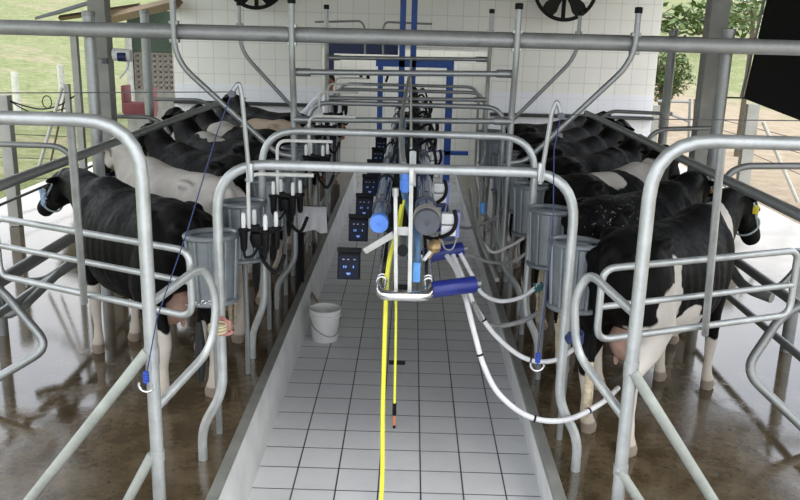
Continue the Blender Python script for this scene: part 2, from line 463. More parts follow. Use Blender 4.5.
# tall frames
def frame(y, xl, xr, yt, ytop_bar, ylow_bar, brl, brr, bend, r, lab, beam_ends, rb_):
    pL = at(xl, ytop_bar, y); pR = at(xr, ytop_bar, y)
    ztop = at(xr, yt, y).z
    t = thing('pipe_gantry', lab, 'frame', ((pL.x + pR.x) / 2, y, 0), 0, 'tall pipe frames over the pit')
    def add(name, mb, mat):
        o = obj(name, mb, mat, t); rebase(o.data, t.location); return o
    zbeam = beam_ends[0].z
    yy = y - rb_ - r
    for (p, s, fx) in ((pL, -1, PL - .2), (pR, 1, PR + .2)):
        add('upright', MB().tube([(fx, y, 0), (fx, y, .25), (p.x, y, .5), (p.x, y, pL.z - .3), (p.x, yy, pL.z + .12), (p.x, yy, ztop)], r, 14, R=.1), M['galv'])
        add('pipe_cap', MB().lathe([(r * 1.25, -.03), (r * 1.25, .02), (r * .6, .025)], (p.x, yy, ztop)), M['black'])
        zz = (at(xl if s < 0 else xr, (ytop_bar + 0) * .0 + (33 if s < 0 else 40), y)).z
        zb = beam_ends[0].z + (beam_ends[1].z - beam_ends[0].z) * (p.x - beam_ends[0].x) / (beam_ends[1].x - beam_ends[0].x)
        for dz in (1, -1): add('clamp', MB().box((p.x, yy + .02, zb + dz * (rb_ + .012)), (r * 2.8, .07, .035), bev=.006), M['galvb'])
    for yb in (ytop_bar, ylow_bar):
        a, b = at(xl, yb, y), at(xr, yb + 2, y)
        a.x, b.x = pL.x, pR.x
        m = MB().tube([a, b], r * .9, 14)
        add('crossbar', m, M['galv'])
        for q, s in ((a, 1), (b, -1)):
            add('pipe_coupling', MB().tube([q, q + V((s * .16, 0, 0))], r * 1.25, 14), M['galv'])
    for br, p in ((brl, pL), (brr, pR)):
        # brace: from above the beam, down, bend, diagonal to the upright
        q0, q1, q2 = at(br[0][0], br[0][1], yy), at(br[1][0], br[1][1], yy), at(br[2][0], br[2][1], y)
        q2.x = p.x
        sgn = 1 if q2.x > q1.x else -1
        pre = q2 + V((-sgn * .16, 0, .02))
        q0.x = q1.x
        add('brace', MB().tube([q0, q1, pre, q2], r * .9, 14, R=.2), M['galv'])
        add('pipe_cap', MB().lathe([(r * 1.15, -.02), (r * 1.15, .03), (r * .6, .035)], q0), M['black'])
        zb = beam_ends[0].z + (beam_ends[1].z - beam_ends[0].z) * (q1.x - beam_ends[0].x) / (beam_ends[1].x - beam_ends[0].x)
        for dz in (1, -1): add('clamp', MB().box((q1.x, yy + .02, zb + dz * (rb_ + .012)), (r * 2.8, .07, .035), bev=.006), M['galv'])
frame(FA, 293.5, 514, 6, 72, 119.5, [(173, -12), (175, 60), (289, 156)], [(639, 11), (634, 60), (512, 163)], 0, .030,
      'nearest tall pipe frame with two crossbars and diagonal side braces', (ba0, ba1), .068)
frame(FB, 327, 489, 11, 57.5, 98, [(238, 4), (240, 50), (326, 133)], [(579, 14), (577, 56), (489, 136)], 0, .027,
      'farther tall pipe frame with crossbars and diagonal side braces', (bb0, bb1), .055)

# ------------------------------------------------------------ rails beside the platforms
RXL, RXR = -3.12, 3.0
def ratio(px, py, X):          # height at which a rail at X (parallel to the pit) passes through the pixel
    d = ray(px, py); k = X / d.x; return H + d.z * k
def rail(side, px, py, r, y0, y1, lab, mat='galvd', name='breast_rail', dx=0):
    X = (RXL if side < 0 else RXR) + dx
    z = ratio(px, py, X)
    solo(name, MB().tube([(X, y0, z), (X, y1, z)], r, 14), M[mat], lab, 'rail'); return X, z
XL, zL = rail(-1, 60, 163, .036, 4.5, 11.4, 'long dark upper breast rail running back on the left side', dx=.50)
XR, zR = rail(1, 720, 177, .036, 4.5, 11.4, 'long dark upper breast rail running back on the right side', dx=-.62)
rail(-1, 40, 188, .012, 6, 14.6, 'thin dark rail just under the left upper breast rail', dx=-.15)
rail(-1, 70, 237, .040, 5.2, 12, 'dark middle rail in front of the left cows', dx=.0)
rail(-1, 60, 272, .032, 5.0, 12, 'low pale rail in front of the left cows', dx=.0, mat='galv')
rail(-1, 90, 230, .022, 5.8, 12, 'slim pale rail between the dark middle and low left rails', dx=.0, mat='galv')
rail(1, 762, 279, .042, 5.2, 12, 'dark middle rail in front of the right cows')
rail(1, 752, 316, .032, 5.0, 12, 'low rail in front of the right cows')
# rail posts
def rpost(x, y, z, lab, r=.04, mat='galvd'):
    solo('rail_post', MB().tube([(x, y, 0), (x, y, z)], r, 14), M[mat], lab, 'post')
q = onz(3, 334); rpost(q.x, q.y, 1.05, 'short dark post at the left edge carrying the bent pipe', .05)
qr = onz(786, 351); rpost(qr.x, qr.y, .95, 'short dark post at the right edge carrying the bent pipe', .055)
# curved stall dividers: hooked pipes by the rails
def pipe(name, pts, r, lab, cat='pipe', mat='galv', R=.12, group=None, seg=14, base=None):
    return solo(name, MB().tube(pts, r, seg, R=R), M[mat], lab, cat, group, base=base)
pipe('bent_pipe', [at(-40, 262, 5.9), at(2, 290, 5.85), at(50, 347, 5.7), at(-60, 412, 5.5)], .033, 'v-shaped bent pipe at the left edge near the floor', mat='galv', R=.14)
pipe('bent_pipe', [at(840, 290, 5.8), at(783, 313, 5.7), at(744, 371, 5.5), at(860, 482, 5.1)], .033, 'v-shaped bent pipe at the right edge near the floor', mat='galvd', R=.14)
pipe('rail_hook', [at(108, 240, 7.5), at(44, 282, 6.9), at(26, 283, 6.8)], .045, 'dark open-ended pipe stub behind the left swing gate', mat='galvd', R=.15)
pipe('rail_hook', [at(725, 262, 7.4), at(745, 288, 6.9), at(772, 298, 6.7)], .045, 'dark open-ended pipe stub behind the right swing gate', mat='galvd', R=.15)
pipe('rail_hook', [at(70, 262, 7.3), at(24, 306, 6.3), at(4, 318, 6.2), at(-8, 296, 6.3)], .036, 'curved lower pipe end near the left edge post', mat='galvd', R=.2)
pipe('rail_hook', [at(745, 288, 7.0), at(776, 290, 6.8), at(792, 274, 6.8), at(800, 262, 6.8)], .026, 'slim curved pipe behind the right gate end', mat='galvd', R=.1)
# outer horizontal hoops that stand beyond the breast rails
def hoop(pts, r, lab, mat='galvd'): pipe('head_hoop', pts, r, lab, 'pipe', mat, .3)
hoop([at(-30, 143, 7.3), at(60, 146, 7.3), at(76, 160, 7.3), at(76, 186, 7.3)], .026, 'curved grey hoop pipe at the far left over the breast rail')
hoop([at(94, 116, 9.6), at(150, 117, 9.6), at(163, 124, 9.6), at(170, 134, 9.4)], .024, 'hoop pipe running from the left pillar to the rail')
hoop([at(150, 99, 11.4), at(200, 100, 11.4), at(212, 106, 11.4), at(216, 112, 11.4)], .024, 'hoop pipe below the lattice window on the left')
hoop([at(830, 166, 7.6), at(745, 166, 7.6), at(730, 172, 7.6), at(722, 186, 7.6)], .032, 'curved grey hoop pipe at the far right over the breast rail')
hoop([at(712, 128, 9.2), at(664, 129, 9.2), at(652, 134, 9.2), at(646, 144, 9.2)], .026, 'hoop pipe running from the right pillar to the rail')
hoop([at(672, 114, 10.9), at(612, 111, 10.9), at(602, 117, 10.9)], .024, 'hoop pipe in front of the right end of the tiled wall')

# ------------------------------------------------------------ foreground gate posts, braces and swing gates
def gate_post(side):
    y = 4.2
    if side < 0:
        z = at(50, 119, y).z; X = at(146, 250, y).x
        top = [(-5.6, y, z), (X, y, z), (X, y, 0)]
        s = -1; lab = 'left foreground gate post, a big rounded pale pipe with braces'
    else:
        z = at(740, 142, y).z; X = at(643.5, 250, y).x
        top = [(5.6, y, z), (X, y, z), (X, y, 0)]
        s = 1; lab = 'right foreground gate post, a big rounded pale pipe with braces'
    t = thing('gate_post', lab, 'gate post', (X, y, 0), 0, 'rounded gate posts in the foreground')
    def add(name, mb, mat):
        o = obj(name, mb, mat, t); rebase(o.data, t.location); return o
    add('main_pipe', MB().tube(top, .036, 18, R=.30), M['galvb'])
    add('joint_collar', MB().tube([(X, y, .93), (X, y, 1.02)], .041, 18), M['galvb']); add('joint_collar', MB().tube([(X, y, .34), (X, y, .40)], .041, 18), M['galvb'])
    if side < 0: a, b = at(147, 352, y - .03), at(28, 502, y - .03)
    else: a, b = at(633, 372, y - .03), at(714, 502, y - .03)
    d = (b - a); b2 = a + d * (a.z / -d.z)
    add('brace', MB().tube([a, b2], .030, 16, flat=.8), M['strap'])
    if side < 0: a, b = at(152, 455, y - .02), at(127, 502, y - .02)
    else: a, b = at(619, 470, y - .02), at(640, 502, y - .02)
    d = (b - a); b2 = a + d * (a.z / -d.z)
    add('lower_brace', MB().tube([a, b2], .028, 16, flat=.8), M['strap'])
    # latch loop towards the first arch
    if side < 0: L = [at(151, 303, y), at(203, 265, 4.62), at(217, 298, 4.66), at(212, 348, 4.62), at(156, 408, y)]
    else: L = [at(638, 317, y), at(589, 272, 4.6), at(574, 298, 4.62), at(576, 352, 4.62), at(626, 420, y)]
    add('latch_loop', MB().tube(L, .027, 16, R=.13, flat=.75), M['strap'] if 0 else M['galvb'])
    return t, X, z
GL, GXL, GZL = gate_post(-1); GR, GXR, GZR = gate_post(1)
def swing_gate(side):
    if side < 0:
        P = at(191, 285, 4.62); d = V((-.90, .43, 0)).normalized(); n = 1.64; lab = 'left swing gate of three pipe rails behind the left gate post'
        z1, z2, zm = 1.452, 1.048, 1.263
    else:
        P = at(600, 300, 4.6); d = V((.92, .38, 0)).normalized(); n = 1.49; lab = 'right swing gate of three pipe rails behind the right gate post'
        z1, z2, zm = 1.421, .985, 1.19
    t = thing('swing_gate', lab, 'gate', (P.x, P.y, 0), 0, 'three-rail swing gates')
    def add(name, mb, mat):
        o = obj(name, mb, mat, t); rebase(o.data, t.location); return o
    a = V((P.x, P.y, z2)); b = V((P.x, P.y, z1)); c = b + d * n; e = a + d * n
    m0 = (a + b) / 2
    pts = fillet([m0, b, c, e, a, m0], .09)[:-1]
    add('gate_frame', MB().tube(pts, .0215, 12, closed=True), M['galvb'])
    add('middle_rail', MB().tube([V((P.x, P.y, zm)), V((P.x, P.y, zm)) + d * n], .0195, 12), M['galvb'])
    if side < 0: top, bot = at(70, 121, 4.2), None
    else: top, bot = at(722, 143, 4.2), None
    # hanging bar from the post's arm to the gate's lower rail
    k = .60 if side < 0 else .56
    best = min((abs(((RW.transposed() @ ((a + d * s / 100 * n) - V((0, 0, H)))).x / -((RW.transposed() @ ((a + d * s / 100 * n) - V((0, 0, H)))).z)) * F + 400 - (86 if side < 0 else 703)), s) for s in range(5, 100))[1]
    bot = a + d * n * best / 100 - V((0, .04, .04))
    add('hanging_bar', MB().tube([top, bot], .0215, 12), M['galvb'])
swing_gate(-1); swing_gate(1)
# chain, knots and ropes at the gates
def knot(c, r, mat, name, lab, n=5):
    m = MB(); c = V(c); rnd = random.Random(int(c.x * 1000))
    for i in range(n):
        p = [c + V((rnd.uniform(-r, r), rnd.uniform(-r, r) * .5, rnd.uniform(-r, r) * 1.2)) for _ in range(5)]
        m.tube(spline(p, 4), r * .22, 6)
    return solo(name, m, M[mat], lab, 'rope' if 'rope' in name or 'cord' in name else 'cloth')
pa = at(223, 330, Y1 - .02)
m = MB()
for k in range(9):
    c = at(188 + 3.2 * k, 306 - .8 * k + (k > 5) * 2, 4.72 - .005 * k); pts = [c + V((math.cos(a) * .015, (.006 if k % 2 else 0) * math.sin(a), math.sin(a) * (.008 if k % 2 else .012))) for a in [2 * PI * j / 8 for j in range(8)]]
    m.tube(pts, .003, 6, closed=True)
solo('latch_chain', m, M['stain'], 'short chain closing the left swing gate', 'chain')
knot(at(224, 326, Y1 - .04), .045, 'pink', 'pink_rag', 'faded pink rag tied round the left arch leg', 8)
m = MB()
for dz in (0, .02, .04):
    p = at(218, 331, 4.72); m.tube([p + V((math.cos(a) * .05, math.sin(a) * .05, dz)) for a in [2 * PI * j / 14 for j in range(14)]], .007, 6, closed=True)
solo('cord_tie', m, M['strapy'], 'pale cord binding the left latch loop to the arch leg', 'cord')
m = MB()
for dz in (0, .016, .032, .048):
    p = at(575, 341, 4.66); m.tube([p + V((math.cos(a) * .042, math.sin(a) * .045, dz + .01 * math.sin(a * 2))) for a in [2 * PI * j / 14 for j in range(14)]], .009, 6, closed=True)
p = at(575, 338, 4.66); m.tube(spline([p + V((-.03, 0, .02)), at(569, 334, 4.68), at(566, 338, 4.72), at(569, 343, 4.70), p + V((-.02, 0, 0))], 5), .010, 6)
solo('rope_tie', m, M['rope'], 'dark blue rope binding the right latch loop to the arch leg', 'rope')
knot(at(538, 288, 5.6), .034, 'ropeg', 'green_rope_knot', 'blue green rope knotted on the hose beside the right splash guard', 6)

# pulley arms on the first arch with cords and hooks
def pulley_arm(side):
    if side < 0: base, mid, tip, rp = at(250, 182, Y1 - .05), at(242, 96, Y1 - .05), at(239, 82, Y1 - .05), at(232, 92, Y1 - .06)
    else: base, mid, tip, rp = at(540, 184, Y1 - .05), at(552, 112, Y1 - .05), at(557, 100, Y1 - .05), at(561, 114, Y1 - .06)
    t = thing('pulley_arm', '%s slim pipe arm rising from the nearest arch with a pulley' % ('left' if side < 0 else 'right'), 'pulley arm', base, 0, 'pulley arms on the nearest arch')
    def add(name, mb, mat):
        o = obj(name, mb, mat, t); rebase(o.data, t.location); return o
    add('arm', MB().tube([base, mid, tip, rp], .0135, 12, R=.025), M['galv'])
    add('pulley', MB().tube([rp + V((0, -.02, -.01)), rp + V((0, .02, -.01))], .020, 16), M['grayd'])
    add('clamp', MB().box(at(250 if side < 0 else 541, 172, Y1 - .035), (.04, .05, .11), bev=.01), M['galvb'])
    return rp
pL_ = pulley_arm(-1); pR_ = pulley_arm(1)
def cord(pts, r, mat, lab, name='cord'):
    return solo(name, MB().tube(pts, r, 6), M[mat], lab, 'cord')
cord([at(-20, 93, 4.6), pL_ + V((0, .0, -.0))], .003, 'wire', 'thin line stretched from the left edge to the left pulley')
cord([pR_, at(640, 119, 4.5), at(830, 121, 4.3)], .003, 'wire', 'thin line stretched from the right pulley to the right edge')
cord([pL_, at(218, 130, 4.75), at(187, 232, 4.6), at(157, 318, 4.12), at(147, 372, 4.1)], .0035, 'rope', 'thin blue cord slanting down from the left pulley to its hook')
cord([pR_, at(554, 150, 4.8), at(553, 235, 4.8), at(538, 355, 4.8)], .0035, 'rope', 'thin blue cord hanging from the right pulley to its hook')
def hook(c, lab):
    c = V(c); t = thing('hook', lab, 'hook', c, 0, 'steel cord hooks')
    pts = [V((math.cos(a) * .042, 0, -.05 + math.sin(a) * .042)) for a in [PI * (.9 + 1.15 * j / 12) for j in range(13)]]
    obj('hook_bend', MB().tube(pts, .008, 8), M['stain'], t)
    m = MB()
    for i in range(4): m.tube([V((math.cos(a) * .012, math.sin(a) * .012, -.03 + i * .016)) for a in [2 * PI * j / 8 for j in range(8)]], .007, 6, closed=True)
    m.tube([V((0, 0, .03)), V((.0, 0, -.05))], .006, 6)
    obj('cord_knot', m, plain('bright blue cord', (.03, .07, .38), .7), t)
hook(at(146, 376, 4.1), 'steel hook with a blue knot hanging beside the left gate post')
hook(at(538, 357, 4.8), 'steel hook with a blue knot hanging above the right kerb')

# ------------------------------------------------------------ splash guards behind the cows
def make_guard():
    t = thing('splash_guard', '', 'splash guard')
    prof = lambda a, k=1: V((math.cos(a) * .165 * k, math.sin(a) * .125 * k, 0))
    n = 30
    m = MB()
    vs = []; fs = []
    for zi, (z, k) in enumerate(((.96, .86), (1.18, .93), (1.39, 1.0))):
        for j in range(n):
            a = 2 * PI * j / n; rr = 1 + (.0 if j % 5 else .0)
            p = prof(a, k * rr); vs.append((p.x, p.y, z))
    for i in range(2):
        for j in range(n): fs.append([i * n + j, i * n + (j + 1) % n, (i + 1) * n + (j + 1) % n, (i + 1) * n + j])
    m.add(vs, fs); obj('sheet', m, M['sheet'], t, solid=.004)
    obj('top_rim', MB().tube([prof(2 * PI * j / 30, 1.03) + V((0, 0, 1.40)) for j in range(30)], .021, 10, closed=True), M['sheet'], t)
    obj('bottom_rim', MB().tube([prof(2 * PI * j / 30, .92) + V((0, 0, .96)) for j in range(30)], .020, 10, closed=True), M['sheet'], t)
    m = MB()
    for j in range(10):
        a = 2 * PI * j / 10; p, q = prof(a, .90) + V((0, 0, .97)), prof(a, 1.04) + V((0, 0, 1.39))
        m.tube([p, q], .012, 8)
    obj('rib', m, M['sheet'], t)
    obj('support_pipe', MB().tube([V((0, -.03, 0)), V((0, -.03, .3)), V((0, 0, .96))], .022, 10, R=.1), M['galvd'], t)
    return t
G0 = make_guard()
NG = 7
for side in (-1, 1):
    for k in range(NG):
        g_ = G0 if (side < 0 and k == 0) else copy_tree(G0)
        y = (5.22 if side < 0 else 5.28) + 1.03 * k
        g_.location = ((-1.27 if side < 0 else 1.11), y, 0)
        g_.rotation_euler = (0, 0, math.radians(30 * -side))
        g_['label'] = '%s oval galvanised splash guard along the %s side of the pit' % (ORD[k], 'left' if side < 0 else 'right')
        g_['group'] = 'splash guards on the %s side' % ('left' if side < 0 else 'right')

# ------------------------------------------------------------ milking gear over the pit
# cluster hooks and clusters, left side
def make_cluster():
    t = thing('milking_cluster', '', 'milking cluster')
    m = MB()
    m.lathe([(.0, -.06), (.05, -.05), (.062, -.01), (.055, .03), (.02, .05), (0, .052)])
    obj('claw', m, M['black'], t)
    for i, (x, y) in enumerate(((-.085, -.05), (-.055, .06), (.07, -.06), (.10, .05))):
        c = obj('teat_cup', MB().lathe([(.014, -.09), (.022, -.07), (.027, .04), (.036, .045), (.038, .06), (.025, .068)], (x, y, 0), seg=14), M['black'], t)
        obj('jetter_pin', MB().lathe([(.013, .06), (.015, .12), (.012, .16), (.004, .168)], (x, y, 0), seg=10), M['white'], c)
        if i % 2 == 0: obj('short_tube', MB().tube(spline([(x, y, -.08), (x * .9, y, -.13), (x * .4, y * .4, -.12), (0, 0, -.05)], 5), .010, 8), M['black'], t)
    obj('long_tube', MB().tube(spline([(0, 0, -.04), (.03, .0, -.16), (.10, .04, -.24), (.16, .04, -.12)], 6), .014, 8), M['black'], t)
    obj('cluster_bar', MB().box((0, 0, .052), (.24, .10, .018), bev=.005), M['black'], t)
    return t
K0 = make_cluster()
cl = [(259, 237, 5.25), (286, 202, 6.3), (316, 162, 7.55), (325, 131, 9.0), (333, 118, 10.4), (340, 108, 11.8)]
for k, (px, py, y) in enumerate(cl):
    c = K0 if k == 0 else copy_tree(K0)
    p = at(px, py, y); c.location = p; c.rotation_euler = (0, 0, math.radians(-12 + 6 * k))
    c['label'] = '%s black milking cluster with white pins hanging over the left side of the pit' % ORD[k]; c['group'] = 'milking clusters on the left'
    a = p + V((-.06, -.02, .05))
    zt = at(290, 173 if k == 0 else 141, 5.0 if k == 0 else 6.1).z
    zt = [at(280, 174, 5.25).z, at(315, 141, 6.3).z][k] if k < 2 else p.z + .42
    pts = [a, V((a.x, a.y, zt)), V((a.x + .42, a.y, zt))]
    t = solo('cluster_hanger', MB().tube(pts, .0125, 10, R=.08), M['alu'], '%s white hook pipe holding a milking cluster on the left' % ORD[k], 'hanger', 'cluster hangers on the left')
# control boxes
def make_box():
    t = thing('control_box', '', 'control box')
    w, h, dp = .150, .178, .07
    tilt = Matrix.Rotation(math.radians(-14), 3, 'X')
    obj('housing', MB().box((0, 0, 0), (w, dp, h), tilt, bev=.008), M['black'], t)
    obj('hood', MB().box(tilt @ V((0, .005, h / 2 + .018)), (w * 1.03, dp * 1.7, .035), tilt, bev=.004), M['black'], t)
    f = lambda x, z, e=0: tilt @ V((x, -dp / 2 - .002 - e, z))
    pn = obj('keypad', MB().box(f(0, -.006), (w * .88, .004, h * .86), tilt), M['screen'], t)
    for x in (-.032, -.018, .032): obj('lit_symbol', MB().box(f(x, -.004, .003), (.008, .002, .016), tilt), M['led'], pn)
    obj('lit_symbol', MB().box(f(0, -.048, .003), (.028, .002, .010), tilt).box(f(0, -.055, .003), (.014, .002, .008), tilt), M['led'], pn)
    for x in (-.035, -.004, .038): obj('printed_mark', MB().box(f(x, .045, .003), (.014, .002, .007), tilt), M['ledw'], pn)
    return t
B0 = make_box()
NB = 7
for k in range(NB):
    b = B0 if k == 0 else copy_tree(B0)
    y = [5.35, 6.3, 7.15, 8.05, 9.0, 10.0, 11.1][k]; px = [349, 358.5, 364.5, 370, 374, 378, 381][k]; py = [266, 230, 207.5, 187, 171, 158, 147][k]
    b.location = at(px, py, y)
    b['label'] = '%s black control box with small lit blue symbols above the pit' % ORD[k]; b['group'] = 'control boxes on the left of the milk line'
# milk tubes
def ytube(px, py, y0, r, name, lab, mat, capmat, capr, sleeve=None, y1=14.5, clamps=True):
    p = at(px, py, y0)
    t = thing(name, lab, 'milk pipe', p)
    obj('tube', MB().tube([V((0, .03, 0)), V((0, y1 - y0, 0))], r, 20), M[mat], t)
    Rx = Matrix.Rotation(PI / 2, 3, 'X')
    obj('end_cap', MB().lathe([(capr * .2, -.008), (capr * .2, 0), (capr * .93, 0.0), (capr * 1.0, -.012), (capr * 1.0, -.06)][::-1], (0, 0, 0), Rx, 28), M[capmat], t)
    if sleeve:
        obj('sleeve', MB().tube([V((0, .058, 0)), V((0, .17, 0))], capr * 1.04, 28), M[sleeve], t)
    for i in range(9):
        yy = .45 + i * .98
        obj('pipe_clamp', MB().tube([V((0, yy, 0)), V((0, yy + .05, 0))], r * 1.15, 20).box((0, yy + .02, r * 1.2), (.03, .03, .05)), M['black' if i % 2 else 'grayd'], t)
    return p
q1 = ytube(379, 224, 4.95, .055, 'milk_pipe', 'left clear bluish milk pipe with a light blue end cap', 'glass', 'sky_blue', .060)
q2 = ytube(427, 223, 4.80, .062, 'milk_pipe', 'right clear bluish milk pipe with a large dark grey end cap', 'glass', 'grayd', .080, 'tan')
# lower stainless twin line joined by a chrome u-bend
uL, uR = at(381, 289, 4.75), at(429, 289, 4.75); zU = uL.z
uR.z = zU
t = thing('chrome_loop', 'shiny stainless twin pipe joined by a u-bend at the near end of the milk line', 'pipe', (uL + uR) / 2)
m = MB().tube([(uL.x, 13.5, zU), (uL.x, 4.86, zU), (uL.x - .005, 4.74, zU - .035), (uR.x + .005, 4.74, zU - .035), (uR.x, 4.86, zU), (uR.x, 13.5, zU)], .032, 16, R=.07)
o = obj('loop_pipe', m, M['stain'], t); rebase(o.data, t.location)
for x in (uL.x, uR.x):
    for yy in (4.90, 4.96):
        o = obj('union_ring', MB().tube([(x, yy, zU), (x, yy + .02, zU)], .036, 16), M['stain'], t); rebase(o.data, t.location)
# hanger bracket: two pale flat bars
y = 4.78
t = thing('hanger_bracket', 'pale bracket of two flat bars hanging from the nearest arch', 'bracket', at(403, 290, y))
def addt(name, mb, mat):
    o = obj(name, mb, mat, t); rebase(o.data, t.location); return o
def bar(p, q, w, d): 
    p, q = V(p), V(q); z = (q - p).normalized(); x = V((0, 1, 0)).cross(z).normalized(); yv = z.cross(x)
    Mx = Matrix((x, yv, z)).transposed(); return MB().box((p + q) / 2, (w, d, (q - p).length), Mx, bev=.003)
addt('hanging_bar', bar(at(411.5, 168, y), at(409.5, 294, y), .024, .02), M['alu'])
addt('hanging_bar', bar(at(395.5, 190, y), at(396, 292, y), .022, .02), M['alu'])
addt('bar_top', MB().tube([at(395.5, 188, y), at(395.5, 196, y)], .019, 12), M['galvb'])
addt('bar_top', MB().tube([at(413, 152, y + .1), at(412.5, 186, y)], .020, 12), M['galvb'])
addt('cross_plate', MB().box(at(403, 231, y + .03), (.085, .01, .05)), M['alu'])
addt('cross_plate', MB().box(at(403, 287, y + .03), (.08, .012, .03)), M['black'])
addt('diagonal_bar', bar(at(365, 251, 5.0), at(394, 234, 4.85), .038, .018), M['alu'])
solo('capped_tube', MB().tube([at(403, 250, 4.85), at(403.5, 232, 5.4)], .033, 16), M['galvd'], 'small grey capped tube between the two bracket bars', 'tube')
solo('tube_plug', MB().tube([at(402.6, 251, 4.78), at(402.8, 250, 4.85)], .034, 16), M['black'], 'black plug on the small tube between the bracket bars', 'plug')
solo('blue_hose', MB().tube(spline([at(404, 120, 7.4), at(402, 150, 6.2), at(404, 190, 5.5), at(411, 215, 5.2), at(417, 236, 4.95), at(417, 262, 4.9)], 6), .022, 12), M['bluehose'], 'faded blue hose running along between the two milk pipes', 'hose')
solo('blue_tape', MB().box(at(416.5, 272, 4.85), (.046, .03, .125), bev=.008), M['bluetape'], 'bright blue taped block hanging above the chrome loop', 'block')
solo('blue_valve', MB().tube([at(405, 172, 5.3), at(405, 192, 5.3)], .026, 12).tube([at(405, 180, 5.3), at(405, 190, 5.3)], .034, 12), M['sky_blue'], 'light blue valve between the milk pipes behind the nearest arch', 'valve')
m = MB().lathe([(.0, -.04), (.035, -.03), (.045, 0), (.035, .03), (.015, .045), (.0, .05)], at(434, 247, 5.0)).tube([at(428, 258, 4.95), at(436, 246, 5.0), at(440, 240, 5.05)], .014, 10)
solo('brass_fitting', m, M['brass'], 'rounded tan brass fitting under the grey end cap', 'fitting')
solo('white_fitting', MB().tube([at(424, 260, 4.9), at(430, 252, 4.95)], .012, 10), M['white'], 'small white connector beside the brass fitting', 'connector')
# blue cylinders
def bluecyl(a, b, r, lab, g=None):
    t = thing('blue_cylinder', lab, 'cylinder', a, 0, 'dark blue cylinders on the right of the milk line')
    d = (b - a); n = d.normalized()
    o = obj('body', MB().tube([a, a + n * .01, b - n * .01, b], [r * .9, r, r, r * .9], 20), M['navy'], t); rebase(o.data, a)
    # radii interpolate; add rims
    o = obj('collar', MB().tube([a - n * .025, a + n * .002], r * .75, 16), M['stain'], t); rebase(o.data, a)
    o = obj('outlet', MB().tube([b, b + n * .03], r * .4, 12), M['galvd'], t); rebase(o.data, a)
bluecyl(at(431, 290, 4.85), at(476, 284, 4.9), .052, 'nearest dark blue cylinder sticking out from the chrome loop')
bluecyl(at(424, 256, 5.6), at(463, 249, 5.65), .052, 'second dark blue cylinder behind the nearest one')
bluecyl(at(424, 228, 6.6), at(452, 223, 6.65), .052, 'third dark blue cylinder, partly behind the white pulsators')
# pulsators
def make_puls():
    t = thing('pulsator', '', 'pulsator')
    for z in (.038, -.038):
        obj('white_module', MB().box((0, 0, z), (.095, .07, .068), bev=.008), M['whitebox'], t)
    obj('backing_plate', MB().box((.055, .02, 0), (.028, .10, .165), bev=.005), M['bluebox'], t)
    obj('base_plate', MB().box((-.01, .03, -.095), (.10, .05, .04), bev=.005), M['bluedark'], t)
    obj('curved_hose', MB().tube(spline([(.03, -.03, .10), (.045, -.05, .03), (.015, -.06, -.04), (-.08, -.04, -.09), (-.14, .0, -.09)], 6), .013, 10), M['black'], t)
    obj('wire', MB().tube(spline([(-.04, -.02, -.09), (-.02, -.04, -.15), (.03, -.04, -.15), (.06, -.0, -.07)], 5), .005, 6), M['hosed'], t)
    return t
U0 = make_puls()
pu = [(448.5, 224, 5.15), (440, 192.5, 6.1), (436, 160, 7.6), (431, 142, 9.1), (427, 128, 10.5), (424, 117, 12.0)]
for k, (px, py, y) in enumerate(pu):
    u = U0 if k == 0 else copy_tree(U0); u.location = at(px, py, y)
    u['label'] = '%s white double pulsator with lilac backing on the right of the milk pipes' % ORD[k]; u['group'] = 'pulsators beside the right milk pipe'
# dark tray and extra gear running along the line
solo('cable_tray', slab(q1.x - .05, q2.x + .05, 5.6, 14, 1.36, 1.40), M['black'], 'long black tray carrying hoses under the two milk pipes', 'tray')
for k in range(6):
    y = 6.9 + k * 1.25
    p = V((.02 + .03 * (k % 2), y, 1.74)); m = MB()
    m.lathe([(.05, -.1), (.06, -.06), (.06, .06), (.04, .10), (.02, .12)], p)
    m.tube(spline([p + V((.05, 0, .05)), p + V((.14, -.04, .10)), p + V((.2, -.05, -.06)), p + V((.17, 0, -.22))], 5), .014, 8)
    m.tube(spline([p + V((-.05, 0, .05)), p + V((-.12, -.05, .03)), p + V((-.2, -.02, -.15))], 5), .012, 8)
    solo('milk_meter', m, M['black'], '%s black meter bulb with looping hoses on top of the milk pipes' % ORD[k], 'milk meter', 'meter bulbs on the milk pipes')
solo('upright_pipe', MB().tube([at(411, 148, 6.3), at(411, 60, 9.5)], .010, 10), M['alu'], 'pale slanting pipe above the milk line', 'pipe')
solo('dark_hose', MB().tube(spline([at(404, 165, 5.6), at(401, 140, 6.4), at(403, 110, 7.9), at(409, 78, 9.6)], 5), .020, 10), M['hosed'], 'long grey hose rising away above the milk pipes', 'hose')
# yellow hoses
f0 = at(381, 500, 4.9)
solo('yellow_hose', MB().tube(spline([at(402, 205, 5.2), at(396, 235, 5.1), at(389, 262, 5.0), at(386, 300, 4.9), at(383, 400, 4.85), at(381, 500, 4.8), V((-.2, 4.75, -PD + .02)), V((-.15, 4.5, -PD + .02)), V((.05, 4.2, -PD + .02))], 8), .0145, 10), M['yellow'], 'thick yellow hose hanging to the floor left of the other one', 'hose')
t = thing('yellow_hose', 'thinner yellow hose ending in a black and orange nozzle above the tiles', 'hose', at(394, 427, 4.95))
m = MB().tube(spline([at(404, 200, 5.3), at(399, 240, 5.2), at(395, 270, 5.05), at(396, 310, 4.98), at(394.5, 405, 4.95)], 8), .0085, 10)
o = obj('hose_line', m, M['yellow'], t); rebase(o.data, t.location)
o = obj('nozzle', MB().tube([at(394.5, 403, 4.95), at(394.3, 415, 4.95)], .013, 12), M['black'], t); rebase(o.data, t.location)
o = obj('nozzle_grip', MB().tube([at(394.3, 415, 4.95), at(394.2, 426, 4.95)], .009, 12), M['orange'], t); rebase(o.data, t.location)
